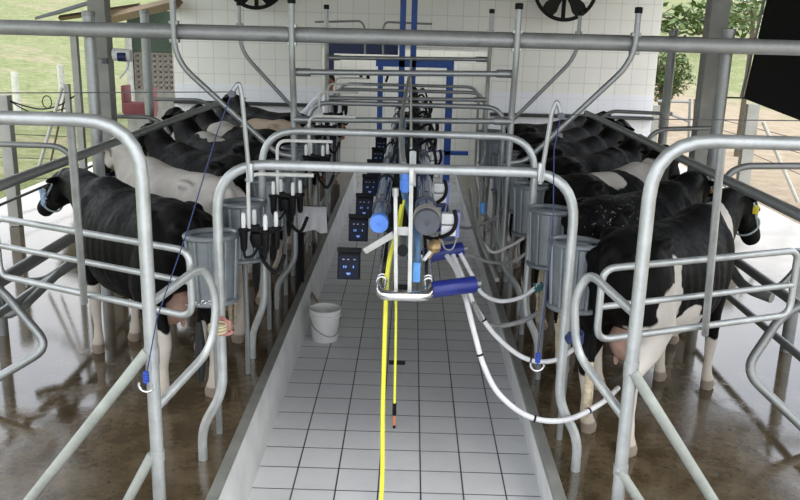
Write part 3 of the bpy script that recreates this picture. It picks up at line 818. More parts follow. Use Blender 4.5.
o = obj('nozzle_tip', MB().tube([at(394.2, 425, 4.95), at(394.2, 428, 4.95)], .010, 12), M['black'], t); rebase(o.data, t.location)
# milk hoses to the right
def hose(name, pts, r, lab, mat='hose', bands=()):
    sp = spline(pts, 8)
    t = thing(name, lab, 'hose', pts[0], 0, 'pale milk hoses on the right')
    o = obj('hose_line', MB().tube(sp, r, 12), M[mat], t); rebase(o.data, t.location)
    for f in bands:
        i = int(f * (len(sp) - 2)); a, b = sp[i], sp[i + 1]; d = (b - a).normalized() * .006
        o = obj('cable_tie', MB().tube([a - d, a + d], r * 1.25, 12), M['black'], t); rebase(o.data, t.location)
hose('milk_hose', [at(447, 256, 5.35), at(456, 270, 5.2), at(466, 300, 4.95), at(475, 335, 4.8), at(484, 366, 4.75), at(500, 395, 4.7), at(530, 417, 4.7), at(566, 420, 4.75), at(600, 404, 4.95), at(618, 388, 5.2)], .0175,
     'longest white milk hose looping low over the right kerb', bands=(.42, .7, .86))
hose('milk_hose', [at(453, 255, 5.4), at(466, 285, 5.25), at(479, 313, 5.2), at(500, 340, 5.2), at(527, 359, 5.2), at(556, 360, 5.2), at(580, 344, 5.3)], .0165, 'second white milk hose passing behind the hanging hook', bands=(.4, .72))
hose('milk_hose', [at(460, 253, 5.6), at(472, 275, 5.6), at(482, 293, 5.6), at(500, 301, 5.6), at(522, 297, 5.6), at(540, 284, 5.6)], .0155, 'white milk hose ending at the green knot', bands=(.35,))
hose('milk_hose', [at(474, 303, 5.1), at(482, 320, 5.2), at(496, 326, 5.4), at(520, 322, 5.5), at(538, 313, 5.6)], .0165, 'short grey milk hose below the green knot', 'hosed')
hose('milk_hose', [at(450, 248, 6.3), at(470, 255, 6.4), at(490, 262, 6.5), at(512, 262, 6.6), at(530, 250, 6.6)], .014, 'grey milk hose farther along the right side', 'hosed')
hose('milk_hose', [at(448, 222, 6.8), at(465, 228, 7.2), at(480, 225, 7.4), at(497, 218, 7.5)], .014, 'thin grey milk hose behind the third blue cylinder', 'hosed')
hose('milk_hose', [at(470, 190, 7.6), at(474, 215, 7.2), at(481, 240, 6.9), at(490, 262, 6.6), at(497, 280, 6.2)], .018, 'grey hose hanging along the right pit edge', 'hosed')
hose('milk_hose', [at(478, 235, 7), at(492, 252, 7.), at(510, 246, 7.), at(524, 238, 7)], .013, 'thin pale hose loop near the far splash guards')
hose('milk_hose', [at(485, 150, 9), at(480, 172, 8.8), at(486, 195, 8.6), at(482, 215, 8.2)], .016, 'pale hose hanging by the far right guards', 'hosed')
solo('blue_connector', MB().tube([at(482.5, 203, 7.6), at(482.5, 213, 7.6)], .028, 12), M['bluetape'], 'small light blue connector on a hose right of the milk line', 'connector')

# ------------------------------------------------------------ bucket, cloths, drain
bp = onz(325, 339, -PD)
t = thing('bucket', 'white plastic bucket with a wire handle on the pit floor', 'bucket', bp); t.scale = (1.1, 1.1, 1.1)
prof = [(.001, .0), (.115, 0), (.122, .01), (.138, .235), (.150, .24), (.150, .262), (.140, .265), (.145, .30), (.154, .302), (.154, .315), (.136, .315), (.128, .24), (.112, .012), (.001, .012)]
obj('bucket_body', MB().lathe(prof, seg=32), M['white'], t)
obj('wire_handle', MB().tube(spline([(-.15, -.02, .25), (-.09, -.15, .17), (.03, -.165, .09), (.12, -.12, .10), (.152, -.02, .25)], 6), .0045, 8), M['galvd'], t)
cp = onz(310, 232)
def towel(u, v):
    x = PL - .16 + .30 * u; 
    return (0, 0, 0)
# hanging white cloth over a black feed hose stand
c0 = at(311, 206, 8.7)
w = .34
def tw(u, v):
    fold = .012 * math.sin(u * 21) * v + .01 * math.sin(u * 9 + 1) * v
    zz = -.29 * v * (1 - .12 * math.sin(u * PI) * v) + .01 * math.sin(u * 14) * v * v
    return (c0.x + (u - .5) * w * (1 + .08 * v), c0.y - .02 - .045 * math.sin(min(v, .5) * PI) + fold, c0.z + zz)
solo('white_cloth', MB().grid(tw, 28, 16), M['cloth'], 'white towel hanging over a bar beside the left pit edge', 'towel', smooth=180, solid=.006)
solo('towel_stand', MB().tube([(c0.x - .13, c0.y + .03, 0), (c0.x - .13, c0.y + .03, c0.z - .01)], .05, 10).tube([(c0.x - .16, c0.y, c0.z - .01), (c0.x + .16, c0.y, c0.z - .01)], .014, 10), M['black'], 'dark upright stand behind the white towel', 'stand')
dr = onz(397, 363, -PD)
solo('floor_drain', MB().box((dr.x, dr.y, -PD + .003), (.16, .09, .006)).box((dr.x, dr.y, -PD + .007), (.135, .01, .004)), M['seam'], 'small dark drain grate in the pit floor tiles', 'drain')
lf = onz(316, 287, -.1)
m = MB(); m.grid(lambda u, v: (PL + .02 + .07 * v, lf.y - .05 + .1 * u, -PD + .25 - .13 * v + .02 * math.sin(u * 6)), 6, 6)
solo('dry_leaf', m, M['leafdry'], 'small brown dry leaf stuck on the left pit wall', 'leaf', solid=.003)

# ------------------------------------------------------------ blue steel frame at the back of the pit
t = thing('blue_gantry', 'blue painted steel gantry at the back of the pit', 'frame', (0, 14.6, -PD))
yb = 14.6
def addb(name, mb, mat='bluepaint'):
    o = obj(name, mb, M[mat], t); rebase(o.data, t.location); return o
def vpost(px, w, ytop, ybot, y=yb, mat='bluepaint', zt=None, zb=-PD):
    x = at(px, 100, y).x; zt = at(px, ytop, y).z if zt is None else zt
    addb('post', slab(x - w / 2, x + w / 2, y - w / 2, y + w / 2, zb, zt), mat)
vpost(401, .10, 0, 0, zt=4.5); vpost(412, .10, 0, 0, zt=4.5)
vpost(380, .09, 60, 0); vpost(449, .12, 60, 0)
a, b = at(376, 62, yb), at(453, 64, yb)
addb('top_bar', slab(a.x, b.x, yb - .05, yb + .05, a.z - .07, a.z + .05))
a, b = at(436, 152, yb), at(468, 152, yb)
addb('low_bar', slab(a.x, b.x, yb - .06, yb + .04, a.z - .04, a.z + .03))
a, b = at(326, 43, 15.6), at(398, 55, 15.6)
solo('navy_board', slab(a.x, b.x, 15.55, 15.6, b.z, a.z), M['bluedark'], 'dark blue panel fixed high across the doorway at the back', 'panel')
a, b = at(327, 43, 15.7), at(334, 76, 15.7)
solo('blue_post', slab(a.x, b.x, 15.65, 15.72, b.z, a.z), M['bluedark'], 'short dark blue post below the left end of the blue panel', 'post')
# thin pipes above the beam at the back
a, b = at(316, 21, 14.9), at(360, 21, 14.9)
pipe('water_pipe', [at(315, 22, 14.9), at(361, 21, 14.9), at(365, 28, 14.9), at(365, 54, 14.9)], .018, 'thin left water pipe bending down at the back', mat='galvd', R=.06)
pipe('water_pipe', [at(432, 24, 14.9), at(386, 22, 14.9), at(383, 28, 14.9), at(383, 54, 14.9)], .018, 'thin right water pipe bending down at the back', mat='galvd', R=.06)
# jars and taps on the end wall
m = MB()
for px in (361, 368):
    m.tube([at(px, 74, 15.4), at(px, 79, 15.4)], .03, 10)
m.tube([at(358, 71, 15.42), at(372, 71, 15.42)], .015, 8)
solo('wall_taps', m, M['black'], 'pair of dark taps on the back wall of the pit', 'tap')
def slanting(px0, py0, px1, py1, y, lab): solo('strainer_rod', MB().tube([at(px0, py0, y), at(px1, py1, y)], .02, 8), M['black'], lab, 'rod')
slanting(389, 72, 386, 82, 14.0, 'short dark slanting rod by the blue gantry post')
# black curved tool near 428,115
for i, (px, py, y) in enumerate([(427, 112, 10.6), (432, 132, 8.6)]):
    c = at(px, py, y)
    solo('hose_loop', MB().tube(spline([c + V((-.08, 0, -.05)), c + V((-.01, 0, -.08)), c + V((.05, 0, .02)), c + V((.04, 0, .14))], 6), .02, 10), M['black'],
         ['farther', 'nearer'][i] + ' black curved hose standing up right of the milk pipes', 'hose')

# wall fans
def fan(px, py, lab):
    y = 15.9; c = at(px, py, y)
    t = thing('wall_fan', lab, 'fan', c, 0, 'round black wall fans')
    obj('ring', MB().tube([V((math.cos(a) * .56, 0, math.sin(a) * .56)) for a in [2 * PI * k / 48 for k in range(48)]], .035, 10, closed=True), M['blackm'], t)
    for k in range(5):
        a = -PI / 2 + 2 * PI * (k + .5) / 5
        u = V((math.cos(a), 0, math.sin(a))); w_ = V((-math.sin(a), 0, math.cos(a)))
        vs = []
        for (r, hw, dy) in ((.10, .07, .0), (.30, .10, .03), (.42, .14, .04), (.53, .12, .03)):
            for s in (-1, 1):
                for d in (-.012, .012): vs.append(u * r + w_ * hw * s + V((0, s * dy + d, 0)))
        fs = []
        for i in range(3):
            o4 = i * 4; n4 = o4 + 4
            for (p, q) in ((0, 2), (2, 3), (3, 1), (1, 0)): fs.append([o4 + p, o4 + q, n4 + q, n4 + p])
        fs += [[0, 1, 3, 2], [12, 14, 15, 13]]
        obj('blade', MB().add(vs, fs), M['blackm'], t)
    obj('hub', MB().tube([V((0, -.12, 0)), V((0, .12, 0))], .12, 20), M['blackm'], t)
    obj('bracket', MB().tube([V((0, .1, 0)), V((0, YB - y, 0))], .05, 10).box((0, .1, 0), (.07, .05, 1.08)), M['blackm'], t)
fan(566, -12, 'black round wall fan on the tiles right of the pit')
fan(255, -24, 'black round wall fan on the tiles left of the pit')
solo('ledge', slab(XL0, XL1, YB - .16, YB, 1.22, 1.28), M['seam'], 'dark ledge along the base of the left tiled wall', 'ledge')
solo('ledge', slab(XR0, XR1, YB - .16, YB, 1.14, 1.20), M['seam'], 'dark ledge along the base of the right tiled wall', 'ledge')

# ------------------------------------------------------------ black shade panel, top right
t = thing('shade_panel', 'large black hinged shade panel in a thin frame at the upper right', 'panel', (4.3, 9, 2.0))
p0, p1 = at(745, 98, 10.6), at(802, 120, 8.9)
e = (p1 - p0); p1 = p0 + e * 1.9
u = (p1 - p0)
def addp(name, mb, mat):
    o = obj(name, mb, M[mat], t); rebase(o.data, t.location); return o
up = V((.24, 0, 2.4))
nrm = u.cross(up).normalized() * .012
vs = [p0, p1, p1 + up, p0 + up]; vs = vs + [v + nrm for v in vs]
addp('cloth_sheet', MB().add(vs, [[0, 1, 2, 3], [7, 6, 5, 4], [0, 4, 5, 1], [1, 5, 6, 2], [2, 6, 7, 3], [3, 7, 4, 0]]), 'dark')
addp('frame_bar', MB().tube([p0, p1], .012, 8), 'blackm')
addp('frame_bar', MB().tube([p0 - V((.05, 0, 0)), p0 + up - V((.03, 0, 0))], .018, 8), 'galvd')
addp('frame_bar', MB().tube([p0 + u * .26 - nrm, p0 + u * .26 + up - nrm], .014, 8), 'blackm')
addp('frame_bar', MB().tube([p0 - V((.25, 0, 0)), p0 - V((.0, 0, 0))], .010, 8), 'blackm')

# ------------------------------------------------------------ outside, left
def wpost(px, y0_px, y, ztop_px, w, mat, name, lab, cat='post', base=None, lean=0):
    top = at(px, ztop_px, y); zb = hgt(top.x, y) if base is None else base
    zb = min(zb, top.z - .3)
    return solo(name, MB().tube([(top.x + lean, y, zb - .05), top], w, 4 if mat != 'postw' else 8), M[mat], lab, cat, smooth=25)
p = at(4, 95, 11)
solo('concrete_post', MB().box((p.x, 11, p.z / 2), (.14, .14, p.z), bev=.01), M['concl'], 'stout grey concrete fence post at the left edge', 'post')
for (px, zt, y, lab) in ((14, 72, 22, 'white fence post at the far left on the grass slope'), (60, 65, 22, 'white fence post standing left of the steel post')):
    wpost(px, 0, y, zt, .09, 'postw', 'fence_post', lab)
p = at(74, 35, 10.2); solo('slim_post', MB().box((p.x, 10.2, p.z / 2), (.075, .075, p.z)), M['concl'], 'slim pale square post just left of the thick steel post', 'post')
p = at(67, 84, 10.4); solo('slim_post', MB().box((p.x, 10.4, p.z / 2), (.06, .06, p.z)), M['concl'], 'low slim post between the fence post and the steel post', 'post')
a, b = at(62, 88, 10.6), at(38, 170, 10.6)
solo('post_strut', MB().tube([a, b], .022, 8), M['postw'], 'white slanting strut behind the left breast rail', 'strut')
a, b = at(66, 92, 10.7), at(50, 165, 10.7)
solo('post_strut', MB().tube([a, b], .014, 8), M['wood'], 'thin brown slanting stick behind the left breast rail', 'strut')
m = MB().tube(spline([at(10, 101, 11), at(25, 106, 11), at(42, 109, 10.8), at(60, 105, 10.6), at(80, 92, 10.2)], 6), .010, 6)
m.tube(spline([at(10, 101, 11), at(30, 112, 11), at(50, 112, 10.8), at(66, 108, 10.6)], 6), .008, 6)
c = at(47, 102, 10.9); m.tube([c + V((math.cos(a) * .06, 0, math.sin(a) * .08)) for a in [2 * PI * k / 16 for k in range(16)]], .007, 6, closed=True)
solo('coiled_wire', m, M['black'], 'black wire with a small coil slung between the left posts', 'wire')
for i, (y0, y1_) in enumerate(((128, 137), (152, 160), (180, 176))):
    solo('fence_wire', MB().tube([at(-40, y0 + 4, 12), at(80, y1_, 14)], .006, 6), M['wire'], ['upper', 'middle', 'lower'][i] + ' fence wire behind the left breast rail', 'wire')
for i, (ya, yb_) in enumerate(((128, 150), (138, 175), (118, 135))):
    solo('fence_wire', MB().tube([at(715, ya, 15), at(830, yb_ + 12, 12)], .006, 6), M['wire'], ['middle', 'lower', 'upper'][i] + ' fence wire beyond the right breast rail', 'wire')
# floodlight on the left pillar
c = at(123, 55.5, 9.1)
t = thing('floodlight', 'rounded white floodlight mounted on the left concrete pillar', 'lamp', c)
obj('lamp_shell', MB().tube([V((-.10, 0, .01)), V((-.09, 0, .01)), V((.08, 0, 0)), V((.09, 0, 0))], .066, 20), M['whitebox'], t)
obj('lamp_glass', MB().tube([V((-.04, -.03, -.01)), V((.05, -.03, -.01))], .052, 16), M['bluedark'], t)
obj('lamp_arm', MB().tube([V((.06, 0, -.05)), V((.03, .02, -.14)), V((-.08, .1, -.24))], .012, 8), M['whitebox'], t)
c = at(105, 61, 9.1)
solo('junction_box', MB().box(c, (.06, .05, .06), bev=.008).tube(spline([c, c + V((-.1, -.02, .06)), c + V((-.16, -.0, .2))], 5), .005, 6), M['grayd'], 'small grey junction box on the left concrete pillar', 'box')
# neighbouring building
yb = 20
def rect(pxa, pya, pxb, pyb, y, d=.2):
    a, b = at(pxa, pya, y), at(pxb, pyb, y); return slab(min(a.x, b.x), max(a.x, b.x), y, y + d, min(a.z, b.z), max(a.z, b.z))
t = thing('neighbouring_building', 'green and grey outbuilding with a breeze-block lattice left of the tiled wall', 'building', (at(155, 60, yb).x, yb, 0))
def addn(name, mb, mat, **k):
    o = obj(name, mb, M[mat], t, **k); rebase(o.data, t.location); return o
addn('wall_band', rect(126, 10, 174, 53, yb), 'green', smooth=0)
a, b = at(126, 90, yb), at(174, 90, yb)
addn('lower_wall', slab(a.x, b.x, yb, yb + .2, 0, a.z), 'concrete', smooth=0)
# lattice
a, b = at(134, 53, yb), at(175, 91, yb); m = MB()
nx, nz = 7, 7; dx = (b.x - a.x) / nx; dz = (a.z - b.z) / nz
for i in range(nx):
    for j in range(nz):
        cx, cz = a.x + dx * (i + .5), b.z + dz * (j + .5)
        m.tube([V((cx + math.cos(q) * dx * .40, yb + .08, cz + math.sin(q) * dz * .40)) for q in [2 * PI * k / 12 for k in range(12)]], .035, 6, closed=True)
for i in range(nx + 1): m.box((a.x + dx * i, yb + .08, (a.z + b.z) / 2), (.03, .14, a.z - b.z))
for j in range(nz + 1): m.box(((a.x + b.x) / 2, yb + .08, b.z + dz * j), (b.x - a.x, .14, .03))
addn('breeze_block_lattice', m, 'tan')
addn('door_edge', rect(124, 30, 134, 118, yb - .3, .15), 'postw', smooth=0)
addn('wall_corner', rect(171, 30, 176, 118, yb - .2, .15), 'tan', smooth=0)
addn('inner_shade', slab(at(134, 60, yb + 1.5).x, at(174, 60, yb + 1.5).x, yb + 1.4, yb + 1.5, 0, 2.6), 'blackm', smooth=0)  # black sheet standing in for the shade inside, behind the lattice
p0, p1 = at(35, 22, 17), at(176, -26, 17)
m = MB(); vs = [at(35, 20, 18), at(160, -18, 17.2), at(172, -20, 21), at(60, 14, 24)]
vs = vs + [v + V((0, 0, .06)) for v in vs]
m.add(vs, [[0, 1, 2, 3], [7, 6, 5, 4], [0, 4, 5, 1], [1, 5, 6, 2], [2, 6, 7, 3], [3, 7, 4, 0]])
addn('eave_sheet', m, 'grayd', smooth=0)
addn('rafter', MB().tube([at(112, 18, 18), at(178, 2, 16)], .11, 4), 'wood', smooth=0)
addn('rafter', MB().tube([at(60, 18, 19), at(140, 6, 18)], .06, 4), 'wood', smooth=0)
# red cart
c = onz(140, 116); c = at(140, 104, 17)
t = thing('red_cart', 'red farm cart parked under the outbuilding eave', 'cart', (c.x, 17, hgt(c.x, 17)))
m = MB().box((0, 0, c.z - .1), (.55, .5, .30), bev=.03).box((-.27, 0, c.z + .12), (.08, .4, .55), bev=.02).box((.27, 0, c.z + .1), (.08, .4, .5), bev=.02)
obj('cart_body', m, M['red'], t)
for s in (-1, 1):
    obj('wheel', MB().tube([V((s * .22, -.3, .3)), V((s * .22, -.22, .3))], .3, 20), M['black'], t)
# ------------------------------------------------------------ outside, right
for (px, pt, y, w, mat, lab) in ((656, 105, 17.8, .16, 'concrete', 'grey concrete block post beside the right end of the tiled wall'),
                                 (650, 105, 17.9, .06, 'wood', 'brown timber post beside the tiled wall'),
                                 (753, 104, 13.5, .19, 'concl', 'pale concrete fence post between pillar and right edge')):
    p = at(px, pt, y); solo('fence_post', MB().box((p.x, y, (p.z) / 2 - .02), (w, w * .7, p.z + .04), bev=.01), M[mat], lab, 'post')
a, b = at(763, 122, 13.3), at(798, 202, 13.3)
solo('post_strut', MB().tube([a, b], .030, 8), M['postw'], 'white slanting strut right of the concrete fence post', 'strut')
t = thing('pipe_gate', 'bluish pipe gate on the dirt beyond the right wall end', 'gate', at(690, 150, 16.5))
for pts in ([at(657, 101, 17.2), at(690, 102, 17.2)], [at(690, 99, 17.2), at(688, 150, 17.2)], [at(695, 99, 17.2), at(694, 150, 17.2)], [at(672, 115, 17.2), at(688, 121, 17.2)]):
    o = obj('gate_bar', MB().tube(pts, .028, 8), M['galvd'], t); rebase(o.data, t.location)
def leafy(c, r, n, name, lab, seed, cat, leaf=.09, trunk=None, single=None):
    rnd = random.Random(seed); c = V(c); m = MB()
    for i in range(n):
        d = V((rnd.gauss(0, 1), rnd.gauss(0, 1), rnd.gauss(0, 1))).normalized() * rnd.random() ** .45
        p = c + V((d.x * r[0], d.y * r[1], d.z * r[2])) * (1 + .25 * mnoise.noise(d * 3 + V((seed, 0, 0))))
        a = V((rnd.uniform(-1, 1), rnd.uniform(-1, 1), rnd.uniform(-.6, .6))).normalized(); b = a.cross(V((rnd.uniform(-1, 1), rnd.uniform(-1, 1), 1))).normalized()
        s = leaf * rnd.uniform(.6, 1.4)
        m.add([p - a * s, p + b * s * .4, p + a * s, p - b * s * .4], [[0, 1, 2, 3]])
    t = thing(name, lab, cat, (c.x, c.y, trunk if trunk is not None else c.z - r[2]))
    o = obj('foliage', m, M['leaf'], t, smooth=0); rebase(o.data, t.location)
    m = MB(); b0 = V((c.x, c.y, t.location.z))
    if single is not None: m.tube(spline([b0 + V((single, 0, 0)), c + V((single, 0, -r[2])), c], 5), [.07, .04], 8)
    for k in range(0 if single is not None else 5):
        e = c + V((rnd.uniform(-.6, .6) * r[0], rnd.uniform(-.6, .6) * r[1], rnd.uniform(-.2, .6) * r[2]))
        m.tube(spline([b0, (b0 + e) / 2 + V((rnd.uniform(-.1, .1), 0, .1)), e], 4), .05, 6)
    o = obj('stem', m, M['trunk'], t); rebase(o.data, t.location)
b = at(664, 75, 26); leafy(b, (.85, .9, .8), 2600, 'bush', 'green bush beyond the right end of the tiled wall', 3, 'bush', .075, hgt(b.x, 26))
b = at(749, 8, 20); leafy(b, (.75, .9, .55), 300, 'young_tree', 'light green leafy branches behind the dark panel', 5, 'tree', .10, hgt(b.x, 20), single=.15)
b = at(700, 20, 60); leafy(b, (7, 2, 1.2), 700, 'hedge', 'distant hedge on the hillside upper right', 8, 'hedge', .35, b.z - 1)

# ------------------------------------------------------------ cows
def etube(m, pts, rad, seg=16):
    """tube with elliptical sections: rad = (half width across, half height)"""
    pts = [V(p) for p in pts]; n = len(pts); vs = []
    for i in range(n):
        tn = (pts[min(i + 1, n - 1)] - pts[max(i - 1, 0)]).normalized()
        side = V((0, 1, 0)) - tn * tn.y
        side = side.normalized(); upv = side.cross(tn) * -1
        for k in range(seg):
            a = 2 * PI * k / seg; vs.append(pts[i] + side * math.cos(a) * rad[i][0] + upv * math.sin(a) * rad[i][1])
    fs = [[i * seg + k, i * seg + (k + 1) % seg, (i + 1) * seg + (k + 1) % seg, (i + 1) * seg + k] for i in range(n - 1) for k in range(seg)]
    fs.append(list(range(seg))[::-1]); fs.append([(n - 1) * seg + k for k in range(seg)])
    m.add(vs, fs)
def cow_mesh(poll, muz, seed, voxel=.017, wide=.94, step=0.0):
    rnd = random.Random(seed); m = MB()
    T = [(-.90, 1.30, 1.10, .07), (-.86, 1.35, 1.00, .15), (-.78, 1.385, .90, .215), (-.64, 1.40, .80, .265), (-.48, 1.41, .70, .285), (-.30, 1.385, .63, .29), (-.10, 1.37, .575, .33),
         (.10, 1.36, .55, .35), (.28, 1.36, .55, .335), (.44, 1.38, .57, .29), (.58, 1.40, .60, .25), (.72, 1.37, .64, .22), (.84, 1.30, .70, .17), (.92, 1.2, .80, .10)]
    seg = 28; vs = []
    for (x, zt, zb, w) in T:
        for k in range(seg):
            a = 2 * PI * k / seg; c, s = math.cos(a), math.sin(a)
            zc = (zt + zb) / 2; hh = (zt - zb) / 2
            yy = w * wide * (abs(c) ** .85) * (1 if c > 0 else -1)
            zz = zc + hh * (abs(s) ** .9) * (1 if s > 0 else -1)
            if s > 0: yy *= 1 - .22 * s * s          # roof-like back
            else: yy *= 1 - .10 * s * s
            vs.append((x, yy, zz))
    n = len(T)
    fs = [[i * seg + k, i * seg + (k + 1) % seg, (i + 1) * seg + (k + 1) % seg, (i + 1) * seg + k] for i in range(n - 1) for k in range(seg)]
    fs.append(list(range(seg))[::-1]); fs.append([(n - 1) * seg + k for k in range(seg)])
    m.add(vs, fs)
    for s in (-1, 1):
        m.ell((-.50, s * .175, 1.335), (.12, .05, .035)); m.ell((-.84, s * .11, 1.26), (.06, .05, .06))
        # shoulder and thigh masses
        m.ell((.56, s * .16, .98), (.17, .11, .30)); m.ell((-.64, s * .17, 1.02), (.21, .125, .30)); m.ell((-.50, s * .20, .84), (.15, .09, .19))
        st = step * s
        hind = [(-.60, s * .18, 1.0), (-.54, s * .20, .82), (-.62, s * .19, .66), (-.73, s * .175, .54), (-.735, s * .17, .46), (-.70, s * .17, .28), (-.69, s * .17, .14), (-.66, s * .17, .075), (-.63, s * .17, .0)]
        hr = [(.13, .20), (.11, .17), (.075, .105), (.045, .07), (.042, .055), (.033, .038), (.042, .045), (.046, .052), (.055, .075)]
        hind = [(x + st * (1 - z), y, z) for (x, y, z) in hind]
        etube(m, hind, hr, 14)
        fr = [(.52, s * .17, .95), (.52, s * .185, .76), (.55, s * .175, .60), (.575, s * .17, .46), (.58, s * .17, .40), (.575, s * .165, .24), (.58, s * .165, .13), (.60, s * .165, .07), (.625, s * .165, .0)]
        frr = [(.09, .13), (.075, .10), (.052, .062), (.050, .054), (.048, .048), (.031, .033), (.040, .042), (.045, .052), (.054, .072)]
        fr = [(x - st * .8 * (1 - z), y, z) for (x, y, z) in fr]
        etube(m, fr, frr, 14)
    # neck
    poll, muz = V(poll), V(muz)
    a0, a1 = V((.60, 0, 1.08)), V((.86, poll.y * .25, 1.12 + (poll.z - 1.2) * .3))
    d = (muz - poll).normalized()
    nk = spline([a0, a1, (a1 + poll) / 2 + V((0, 0, .02)), poll - V((.02, 0, .03))], 3)
    etube(m, nk, [(.21 + (.085 - .21) * i / (len(nk) - 1), .30 + (.125 - .30) * (i / (len(nk) - 1)) ** .8) for i in range(len(nk))], 16)
    # dewlap
    # head
    L = (muz - poll).length
    hp = [poll - d * .04, poll + d * L * .12, poll + d * L * .35, poll + d * L * .6, poll + d * L * .85, poll + d * L * .97, poll + d * L * 1.02]
    hw = [(.07, .07), (.105, .115), (.105, .125), (.075, .092), (.068, .072), (.062, .062), (.035, .035)]
    hw = [(a * 1.12, b * 1.1) for a, b in hw]
    etube(m, hp, hw, 16)
    sd = V((0, 1, 0)) - d * d.y; sd.normalize(); up = (sd.cross(d) * -1).normalized()
    if up.z < 0: up = -up
    m.ell(poll + d * .0 + up * .05, (.07, .07, .06))
    for s in (-1, 1):
        # jaw muscle, ear
        m.ell(poll + d * L * .28 + sd * s * .06 - up * .05, (.09, .05, .09))
        e0 = poll + d * .03 + sd * s * .08 + up * .02; e1 = e0 + sd * s * .14 - d * .07 - up * (.05)
        mm = (e0 + e1) / 2; ax = (e1 - e0).normalized(); y2 = up; x2 = ax.cross(y2).normalized()
        y2 = x2.cross(ax)
        m.ell(mm, (.052, .02, .09), Matrix((x2, y2, ax)).transposed(), 12, 8)
    # tail
    tl = spline([(-.86, 0, 1.33), (-.93, .01, 1.27), (-.955, .015, 1.10), (-.94, .02, .85), (-.93, .03, .62)], 4)
    m.tube(tl, [.038, .022], 8)
    me = m.mesh('raw', None or M['eye'], 0)
    o = bpy.data.objects.new('raw', me); COL.objects.link(o)
    r = o.modifiers.new('r', 'REMESH'); r.mode = 'VOXEL'; r.voxel_size = voxel; r.use_smooth_shade = True
    s_ = o.modifiers.new('s', 'SMOOTH'); s_.factor = .5; s_.iterations = 5
    bpy.context.view_layer.update()
    dg = bpy.context.evaluated_depsgraph_get()
    new = bpy.data.meshes.new_from_object(o.evaluated_get(dg)); bpy.data.objects.remove(o)
    # hide folds, ribs and muscle relief
    new.materials.clear()
    NV = [v.normal.copy() for v in new.vertices]; CO = [v.co.copy() for v in new.vertices]; flat = []
    for c, nv in zip(CO, NV):
        k = 0
        if -.35 < c.x < .5 and .7 < c.z < 1.28: k = .004 * math.sin(c.x * 62) * max(0, 1 - abs(c.z - 1.0) / .3)
        if c.z > .5: k += .012 * mnoise.noise(c * 5 + V((seed * 3.1, 0, 0)))
        flat += list(c + nv * k)
    new.vertices.foreach_set('co', flat)
    for p in new.polygons: p.use_smooth = True
    new.update()
    return new, dict(poll=poll, d=d, L=L, sd=sd, up=up)
def coat(name, base, patch, sock, seed, base_white=False, wet=0, front_sock=None, cream=False):
    t = NT(name); c = t.coord()
    off = t.vm('ADD', c, (seed * 3.7, seed * 1.3, 0)).outputs[0]
    nz = t.noise(off, 3.0, 3, .5, 'Color'); f = t.new('ShaderNodeVectorMath', operation='MULTIPLY_ADD')
    t.ln(nz, f.inputs[0]); f.inputs[1].default_value = (.34, .34, .34); f.inputs[2].default_value = (-.17, -.17, -.17)
    w = t.vm('ADD', c, f.outputs[0]).outputs[0]
    cur = None
    for (px, py, pz, r, ax) in patch:
        dv = t.vm('MULTIPLY', t.vm('SUBTRACT', w, (px, py, pz)).outputs[0], (1 / ax[0], 1 / ax[1], 1 / ax[2])).outputs[0]
        ln = t.new('ShaderNodeVectorMath', operation='LENGTH'); t.ln(dv, ln.inputs[0])
        k = t.math('MULTIPLY', t.math('SUBTRACT', r, ln.outputs['Value']), 60, True)
        cur = k if cur is None else t.math('MAXIMUM', cur, k)
    sp = t.new('ShaderNodeSeparateXYZ'); t.ln(w, sp.inputs[0]); sr = t.new('ShaderNodeSeparateXYZ'); t.ln(c, sr.inputs[0])
    if sock:
        k = t.math('MULTIPLY', t.math('SUBTRACT', sock, sp.outputs['Z']), 60, True)
        if not base_white: cur = k if cur is None else t.math('MAXIMUM', cur, k)
    if cur is None: cur = t.math('MULTIPLY', sr.outputs['Z'], 0.0)
    fine = t.noise(c, 26, 4, .6); big = t.noise(off, 4, 4, .6)
    whc = (.62, .50, .36) if cream else (.66, .62, .56)
    wh = t.ramp(big, [(.3, tuple(x * .78 for x in whc)), (.7, whc)])
    wh = t.mix(t.math('MULTIPLY', t.math('SUBTRACT', .75, sr.outputs['Z']), .9, True), wh, (.52, .43, .33))
    bk = t.ramp(big, [(.3, (.0028, .0028, .003)), (.7, (.007, .0065, .006))])
    if base_white: col = t.mix(cur, wh, bk)
    else: col = t.mix(cur, bk, wh)
    if wet:
        sp_ = t.ramp(t.noise(c, 30, 3, .7), [(.63, 0.), (.68, 1.)])
        zone = t.math('MULTIPLY', t.math('SUBTRACT', t.math('ADD', t.math('MULTIPLY', sr.outputs['X'], -1.), 0.), .15), 6, True)
        col = t.mix(t.math('MULTIPLY', sp_, t.math('MULTIPLY', zone, wet)), col, (.35, .36, .36))
    hoof = t.math('MULTIPLY', t.math('SUBTRACT', .085, sr.outputs['Z']), 60, True)
    col = t.mix(hoof, col, (.26, .21, .165))
    t.set(Base_Color=col, Roughness=t.ramp(fine, [(.3, .45), (.7, .70)]), Specular_IOR_Level=.5, IOR=1.18)
    t.bump(t.math('ADD', t.math('MULTIPLY', fine, .5), big), .35, .012)
    return t.m
